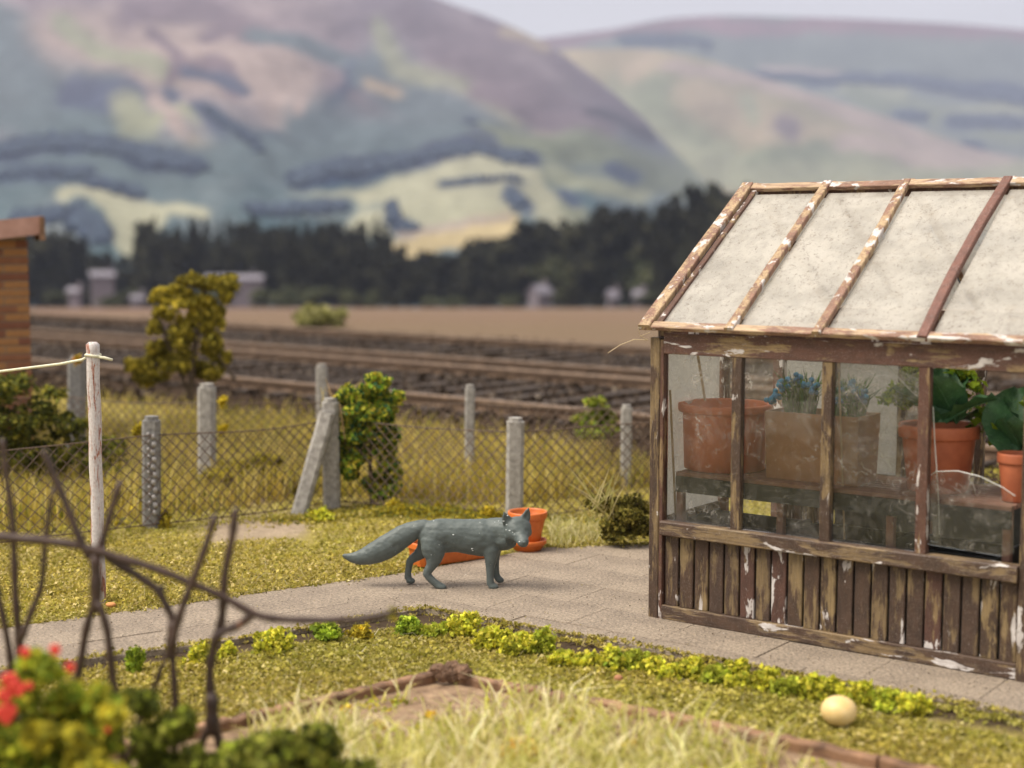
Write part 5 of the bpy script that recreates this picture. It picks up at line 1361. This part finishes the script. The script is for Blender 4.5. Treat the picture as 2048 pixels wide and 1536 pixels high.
    for (a,b,d,r,dd) in [(1040,470,-100,.02,.006),(1045,530,-95,.02,.006),(1035,410,-105,.02,.004),(1375,500,-110,.02,.005),(1370,430,-120,.022,.004),(820,360,-40,.02,.006),(1500,480,-90,.02,.006),(580,490,-66,.018,.008),(600,470,-60,.014,.004),(1300,470,-110,.02,.004)]:
        dent(P(a,b,d), r, dd)
    fur = fbm(co[:,0]*45+co[:,2]*25, co[:,1]*60+co[:,2]*60, 14, 3)*.0019
    legs = sm(.12, .2, co[:,2]); disp += fur*legs
    co = co+no*disp[:,None]; body.vertices.foreach_set('co', co.astype(np.float32).ravel()); body.update()
    m, nt, bs = newmat('grey_cast_resin')
    f1 = noise_(nt, 26, 5, .6); c = ramp(nt, f1, [(.3,(.075,.092,.090)),(.7,(.105,.125,.121))])
    sp = noise_(nt, 85, 2, .5); c = mixc(nt, ramp(nt, sp, [(.735,0.0),(.76,.8)]), c, (.5,.52,.5))
    nt.links.new(c, bs.inputs['Base Color']); bs.inputs['Roughness'].default_value = .5; bs.inputs['Specular IOR Level'].default_value = .35
    fu = noise_(nt, 150, 4, .6, stretch=(.35,1,1)); bump(nt, bs, fu, .4, .004)
    body.materials.clear(); body.materials.append(m); body.name = 'fox_body'
    e = empty('fox', base, 0, 'plain dark grey fox figure standing side-on on the path, head turned to the camera', 'fox')
    obj('body', body, m, e, True)
    for sg in (-1, 1):
        p = H(sg*53,13,84); obj('eye', MB().sphere(tuple(p), .0080, 12, 8), m, e, True)
    obj('nose', MB().sphere(tuple(H(0,-36,212)), (.012,.009,.010), 12, 8), m, e, True)
    # dried white flecks
    mw, nt, bw = newmat('white_fleck'); bw.inputs['Base Color'].default_value = (.62,.66,.66,1); bw.inputs['Roughness'].default_value = .3
    fl_ = MB()
    body_co = co
    def fleck(a, b, r):
        x, z = (a-cx)*S, (cy-b)*S
        d = np.hypot(body_co[:,0]-x, body_co[:,2]-z); k = np.where(d < .006)[0]
        if len(k) == 0: return
        i = k[np.argmin(body_co[k,1])]; p = body_co[i]; r *= .8; fl_.sphere(tuple(p), (r*1.1, r*.4, r*.7), 8, 6)
    for a,b,r in [(1102,365,.0065),(983,454,.003),(1265,500,.007),(1275,520,.006),(1600,305,.007),(1565,308,.005),(1625,320,.004),(1682,388,.007),(925,252,.006),(1585,195,.007),(1570,262,.006),(1560,240,.004),(1780,490,.003),(905,550,.003),(1540,240,.005),(1500,245,.005),(1470,255,.004),(1640,335,.003)]: fleck(a,b,r)
    obj('white_fleck', fl_, mw, e, True)
    return base
fox()

# ================================================================== POT, SAUCER, TROUGH NEAR THE FOX
pb = G(1055, 1099, 0); s = pb.y/FPX
sc_ = empty('plant_saucer', pb, 0, 'round orange terracotta saucer under the pot behind the fox head', 'saucer')
R = 39*s
obj('saucer_wall', MB().lathe([(R*.70,0),(R*.72,.006),(R*.93,.040),(R,.046),(R*1.0,.066),(R*.975,.072),(R*.90,.072),(R*.87,.062),(R*.78,.028),(R*.2,.024)], 48), M_TERRA, sc_, True)
pt = pot('flowerpot', pb+Vector((0,0,.026)), 40*s, 71*s, M_TERRA, 'bright orange terracotta pot standing in a saucer behind the fox head', True, .20, .60)
# rectangular trough
def trough():
    a, b = G(838,1137,0), G(1002,1112,0); a.y += .0; d = (b-a); L = d.length; rz = math.atan2(d.y, d.x); mid = (a+b)/2
    e = empty('planting_trough', mid+Vector((0,.0,0)), rz, 'orange terracotta trough lying behind the legs of the fox', 'planter')
    h, w = .145, .17; k = .90
    def ring(sx_, sy, z, ch=.02):
        X, Y = L/2*sx_, w/2*sy; y0 = w/2
        return [(-X+ch,y0-Y,z),(X-ch,y0-Y,z),(X,y0-Y+ch,z),(X,y0+Y-ch,z),(X-ch,y0+Y,z),(-X+ch,y0+Y,z),(-X,y0+Y-ch,z),(-X,y0-Y+ch,z)]
    R_ = [ring(k,.84,0),ring(k,.86,.006),ring(.955,.95,h*.74),ring(.96,.96,h*.75),ring(1.0,1.0,h*.77),ring(1.0,1.0,h-.004),ring(.99,.98,h),ring(.93,.86,h),ring(.92,.84,h-.03),ring(.5,.3,h-.035,.01)]
    vs = [p for r in R_ for p in r]; fs = [tuple(range(7,-1,-1))]
    for i in range(len(R_)-1):
        for j in range(8): fs.append((i*8+j,i*8+(j+1)%8,(i+1)*8+(j+1)%8,(i+1)*8+j))
    fs.append(tuple((len(R_)-1)*8+j for j in range(8)))
    obj('trough_wall', MB().add(vs, fs), M_TERRA, e)
    obj('soil', MB().box(-L*.44, L*.44, w*.12, w*.88, h*.5, h*.80), M_SOIL, e)
trough()

# ================================================================== YELLOW BALL, RAISED BED, BARK
yb = G(1677, 1450, -.02); s = yb.y/FPX
o = obj('yellow_ball', MB().sphere((0,0,30*s), (37*s,36*s,31*s), 32, 20), M_YBALL, None, True); o.location = yb
tag(o, 'pale yellow egg-like ball lying on the turf at lower right', 'ball')
bed = tag(empty('raised_bed'), 'low raised bed with rough reddish timber edging in the foreground', 'garden bed')
def edging(pts, wob, n0, h=.085):
    P = [G(a,b,0) for a,b in pts]
    for i in range(len(P)-1):
        a, b = P[i], P[i+1]; a = Vector(a); b = Vector(b); a.z = b.z = h/2-.03
        d = (b-a).normalized()*.006
        obj('edging_board', MB().beam(a+d, b-d, .055, h, (b-a).normalized().cross(Vector((0,0,1))), .15, 22, .006, seed=n0+i), M_TIMBER, bed)
edging([(905,1366),(1100,1405),(1400,1462),(1760,1540),(2100,1620)], .004, 1)
edging([(868,1366),(620,1424),(350,1487),(60,1560)], .004, 9)
n = len(BEDP); obj('bed_soil', MB().add([(p[0],p[1],.01) for p in BEDP], [tuple(range(n))]), plain('dry_bed_soil', (.14,.085,.05), (.34,.23,.14), 18, .95, 1.0, .02), bed)
# bark lump at the corner
bk = MB(); c = G(905, 1372, 0)
r_ = random.Random(9)
for i in range(8): bk.sphere((c.x+r_.uniform(-.085,.075), c.y+r_.uniform(-.03,.03), .035+r_.uniform(0,.075)), (r_.uniform(.022,.045),r_.uniform(.02,.035),r_.uniform(.02,.036)), 10, 7)
ob = bpy.data.objects.new('t', bk.mesh('t')); COL.objects.link(ob); mo = ob.modifiers.new('r','REMESH'); mo.mode='VOXEL'; mo.voxel_size=.006
dg = bpy.context.evaluated_depsgraph_get(); bkm = bpy.data.meshes.new_from_object(ob.evaluated_get(dg)); bpy.data.objects.remove(ob)
nv = len(bkm.vertices); co = np.empty(nv*3, dtype=np.float32); bkm.vertices.foreach_get('co', co); co = co.reshape(-1,3)
co += (rng.normal(size=co.shape)*.0022).astype(np.float32)+(fbm(co[:,0]*90, co[:,2]*120+co[:,1]*80, 4, 3)*.004)[:,None].astype(np.float32)
bkm.vertices.foreach_set('co', co.ravel()); bkm.update(); bkm.materials.clear()
tag(obj('bark_lump', bkm, M_BARK), 'crumbly brown lump of bark on the corner of the timber bed edging', 'bark')
tag(obj('clay_pebble', MB().sphere((0,0,.01),(.022,.018,.016),10,7), M_ORANGE if False else plain('pink_clay', (.30,.14,.07),(.42,.2,.11),20,.9), None, True), 'small round brown pebble on the turf below the patio edge', 'pebble').location = G(1237,1360,-.02)
tag(obj('clay_pebble', MB().sphere((0,0,.008),(.03,.02,.014),10,7), plain('orange_clay', (.55,.22,.07),(.62,.3,.12),20,.9), None, True), 'small orange crumb on the turf edge behind the twig frame', 'pebble').location = G(222,1212,-.01)
# long pale grass in the bed
def bed_points(n, pxr, pyr):
    P = []
    while len(P) < n:
        p = G(rng.uniform(*pxr), rng.uniform(*pyr), 0.01)
        P.append(tuple(p))
    P = np.array(P); k = in_poly(P[:,0], P[:,1], BEDP, -.07); return P[k]
PALEG = [(.78,.70,.32),(.62,.58,.18),(.88,.80,.50),(.48,.48,.10)]
tag(obj('bed_grass', blademesh('bed_grass', (lambda Q: Q[fbm(Q[:,0]*4, Q[:,1]*4, 19, 3) > -.60])(bed_points(6200,(500,1750),(1400,1760))), .15, .012, 1.2, PALEG), M_BLADE), 'long pale straw-green grass sprawling over the raised bed', 'grass', kind='stuff')
def bedmoss():
    P = bed_points(16000,(450,1700),(1400,1760)); P = P[fbm(P[:,0]*7,P[:,1]*7,61,3) > -.1]; P[:,2] += rng.uniform(0,.03,len(P))
    V, C = quads_at(P, np.tile([0,0,1.0],(len(P),1)), .010, pal(len(P), [(.46,.46,.05),(.34,.38,.04),(.58,.48,.05)]), .2); return quadmesh('bed_moss', V, C)
tag(obj('bed_moss', bedmoss(), M_LEAF), 'lime moss on the soil of the raised bed', 'moss', kind='stuff')
clump(1040,1512,110,36, [(.80,.50,.02),(.75,.40,.02),(.62,.46,.04)], 'bright orange-yellow flower patch in the raised bed grass', 'flower_patch', None, .012, 500, .01, 'flowers')
for (a,b,l) in [(690,1420,'yellow flower heads near the left end of the bed grass'),(860,1430,'yellow flower head in the middle of the bed grass below the bark'),(760,1450,'pair of yellow flowers in the bed grass left of centre'),(1260,1490,'small yellow flower at the right of the bed grass')]:
    q = G(a,b,.06); o = obj('yellow_flower', bushmesh('yellow_flower', [(0,0,0,.022,.02,.018),(.02,.01,.008,.014,.014,.012)], 70, .008, [(.8,.55,.02),(.7,.48,.03)]), M_LEAF); o.location = q; tag(o, l, 'flower')

# ================================================================== FOREGROUND TWIG FRAME
tw = tag(empty('twig_frame', (0,0,0)), 'out-of-focus dark brown branching twig frame in the left foreground', 'plant frame')
def zz(p): return (p[0]*.4467, 850+p[1]*.4467)
STEMS = [
 ([(-120,480),(0,500),(180,515),(350,540),(520,590),(700,645),(860,710),(1000,770),(1150,850),(1300,872),(1500,872),(1650,862),(1780,830)], .0145, .010, 0),
 ([(10,60),(25,200),(55,420),(62,560),(70,780),(85,970),(100,1300),(110,1750)], .009, .015, .1),
 ([(195,110),(230,200),(290,340),(340,470),(400,600)], .011, .013, 0),
 ([(240,280),(215,430),(200,560),(185,720),(140,840),(95,960)], .008, .011, .05),
 ([(540,250),(500,380),(460,520),(430,620)], .010, .012, .05),
 ([(-20,700),(5,820),(45,1040),(60,1300),(60,1750)], .010, .012, .1),
 ([(425,580),(430,700),(430,840)], .016, .021, 0),
 ([(425,790),(385,920),(350,1120),(290,1300),(250,1500),(210,1750)], .012, .013, .02),
 ([(440,790),(480,920),(500,1100),(525,1300),(550,1500),(560,1760)], .012, .014, -.02),
 ([(470,590),(600,665),(700,735),(740,800),(775,880),(770,960)], .013, .012, .03),
 ([(735,725),(705,740)], .012, .009, .03),
 ([(965,400),(925,530),(870,680),(830,780),(790,900),(765,1010)], .010, .013, -.05),
 ([(775,880),(768,960),(765,1040)], .015, .018, 0),
 ([(770,1020),(780,1150),(785,1300),(780,1450),(780,1760)], .011, .013, 0),
 ([(750,1020),(700,1150),(640,1300),(590,1420),(540,1760)], .008, .010, .08),
 ([(1055,370),(1040,500),(1010,650),(1000,780),(990,880),(960,980),(940,1100),(945,1250),(950,1340)], .011, .015, .02),
 ([(1140,835),(1080,890),(990,930),(960,980)], .013, .012, 0),
 ([(950,1200),(950,1300),(955,1380)], .018, .024, 0),
 ([(945,1330),(900,1430),(850,1560),(800,1760)], .012, .013, 0),
 ([(960,1330),(985,1430),(1020,1530),(1080,1760)], .014, .015, 0)]
for k, (pts, r0, r1, dd) in enumerate(STEMS):
    P = []; q = [PD(*zz(p), 5.15+dd) for p in pts]
    for i in range(len(q)-1):
        for j in range(4):
            t = j/4; a = q[max(i-1,0)]; b = q[i]; c = q[i+1]; d = q[min(i+2,len(q)-1)]
            P.append(.5*((2*b)+(c-a)*t+(2*a-5*b+4*c-d)*t*t+(3*b-a-3*c+d)*t**3))
    P.append(q[-1])
    m = len(P); rr = [ (r0+(r1-r0)*i/m)*1.2*(1+.12*math.sin(i*1.9+k)) for i in range(m)]; rr[0] *= .7; rr[-1] *= .8
    obj('stem', MB().tube(P, rr, 8), M_TWIG, tw, True)
tag(obj('leaf_sprig', bushmesh('leaf_sprig', [(0,0,0,.022,.02,.02)], 80, .009, [(.42,.42,.06),(.5,.4,.06)]), M_LEAF), 'tiny yellow-green sprig on the right tip of the twig frame', 'leaves').location = PD(785,1226,5.15)

# ================================================================== FOREGROUND SHRUBS
FG = [(.32,.40,.04),(.50,.52,.05),(.20,.27,.03),(.68,.58,.06),(.26,.34,.04)]
fs_ = px_bush('flowering_shrub', 4.75, [(90,1335,38,34),(40,1390,56,40),(140,1405,48,40),(215,1400,40,30),(60,1470,90,50),(180,1490,80,50),(120,1560,150,60),(-40,1480,70,80),(60,1600,160,60)], 22000, .016, FG,
        'blurred green foreground shrub with red blossoms at lower left', 'shrub', stems=[([(110,1640),(110,1500),(100,1400)],.015)])
org = fs_.location
for (a,b,r) in [(110,1300,13),(50,1305,13),(140,1335,12),(20,1362,20),(35,1378,18),(10,1392,18),(20,1420,17),(12,1436,16),(5,1425,16),(215,1460,6),(58,1372,10)]:
    mb = MB(); c = PD(a,b,4.58)-org; q = r*.85*4.58/FPX
    for k in range(6): t = k*PI/3; mb.sphere((c.x+.62*q*math.cos(t), c.y+.2*q*math.sin(t*2), c.z+.62*q*math.sin(t)), q*.52, 8, 6)
    mb.sphere(tuple(c), q*.5, 8, 6); obj('red_blossom', mb, M_RED, fs_, True)
mb_ = MB()
for (a,b,r) in [(70,1500,22),(95,1480,18),(190,1450,14)]:
    pass
px_bush('yellow_shrub', 4.6, [(150,1470,26,22),(85,1470,34,26),(220,1430,22,20),(190,1540,60,30),(170,1515,44,22)], 6000, .014, [(.62,.52,.04),(.44,.38,.04),(.36,.36,.05)], 'mustard yellow leafy clump at the front of the red-flowered shrub', 'shrub')
px_bush('green_shrub', 4.95, [(285,1400,34,30),(350,1450,44,34),(300,1490,50,40),(400,1520,50,30),(330,1560,110,36)], 15000, .015, [(.36,.42,.05),(.27,.28,.045),(.09,.11,.022)], 'blurred olive green shrub between the red-flowered shrub and the raised bed', 'shrub')
px_bush('foreground_bush', 4.9, [(560,1500,60,44),(640,1490,66,50),(500,1530,60,36),(700,1540,50,36),(600,1560,130,40),(450,1550,50,30)], 15000, .015, [(.36,.42,.05),(.26,.27,.05),(.07,.09,.022),(.34,.34,.06)], 'blurred green bush at the bottom edge in front of the raised bed', 'bush')

# ================================================================== AIR
hz = MB().box(-4200, 4200, -60, 4700, -72, 800)
mh = bpy.data.materials.new('air'); mh.use_nodes = True; nt = mh.node_tree; nt.nodes.clear()
out = nt.nodes.new('ShaderNodeOutputMaterial'); pv = nt.nodes.new('ShaderNodeVolumePrincipled')
pv.inputs['Color'].default_value = (.64,.71,.95,1); pv.inputs['Density'].default_value = .00019; pv.inputs['Anisotropy'].default_value = 0.0
nt.links.new(pv.outputs['Volume'], out.inputs['Volume'])
tag(obj('haze', hz, mh), 'thin blue haze between the garden and the hills', 'haze', kind='stuff')
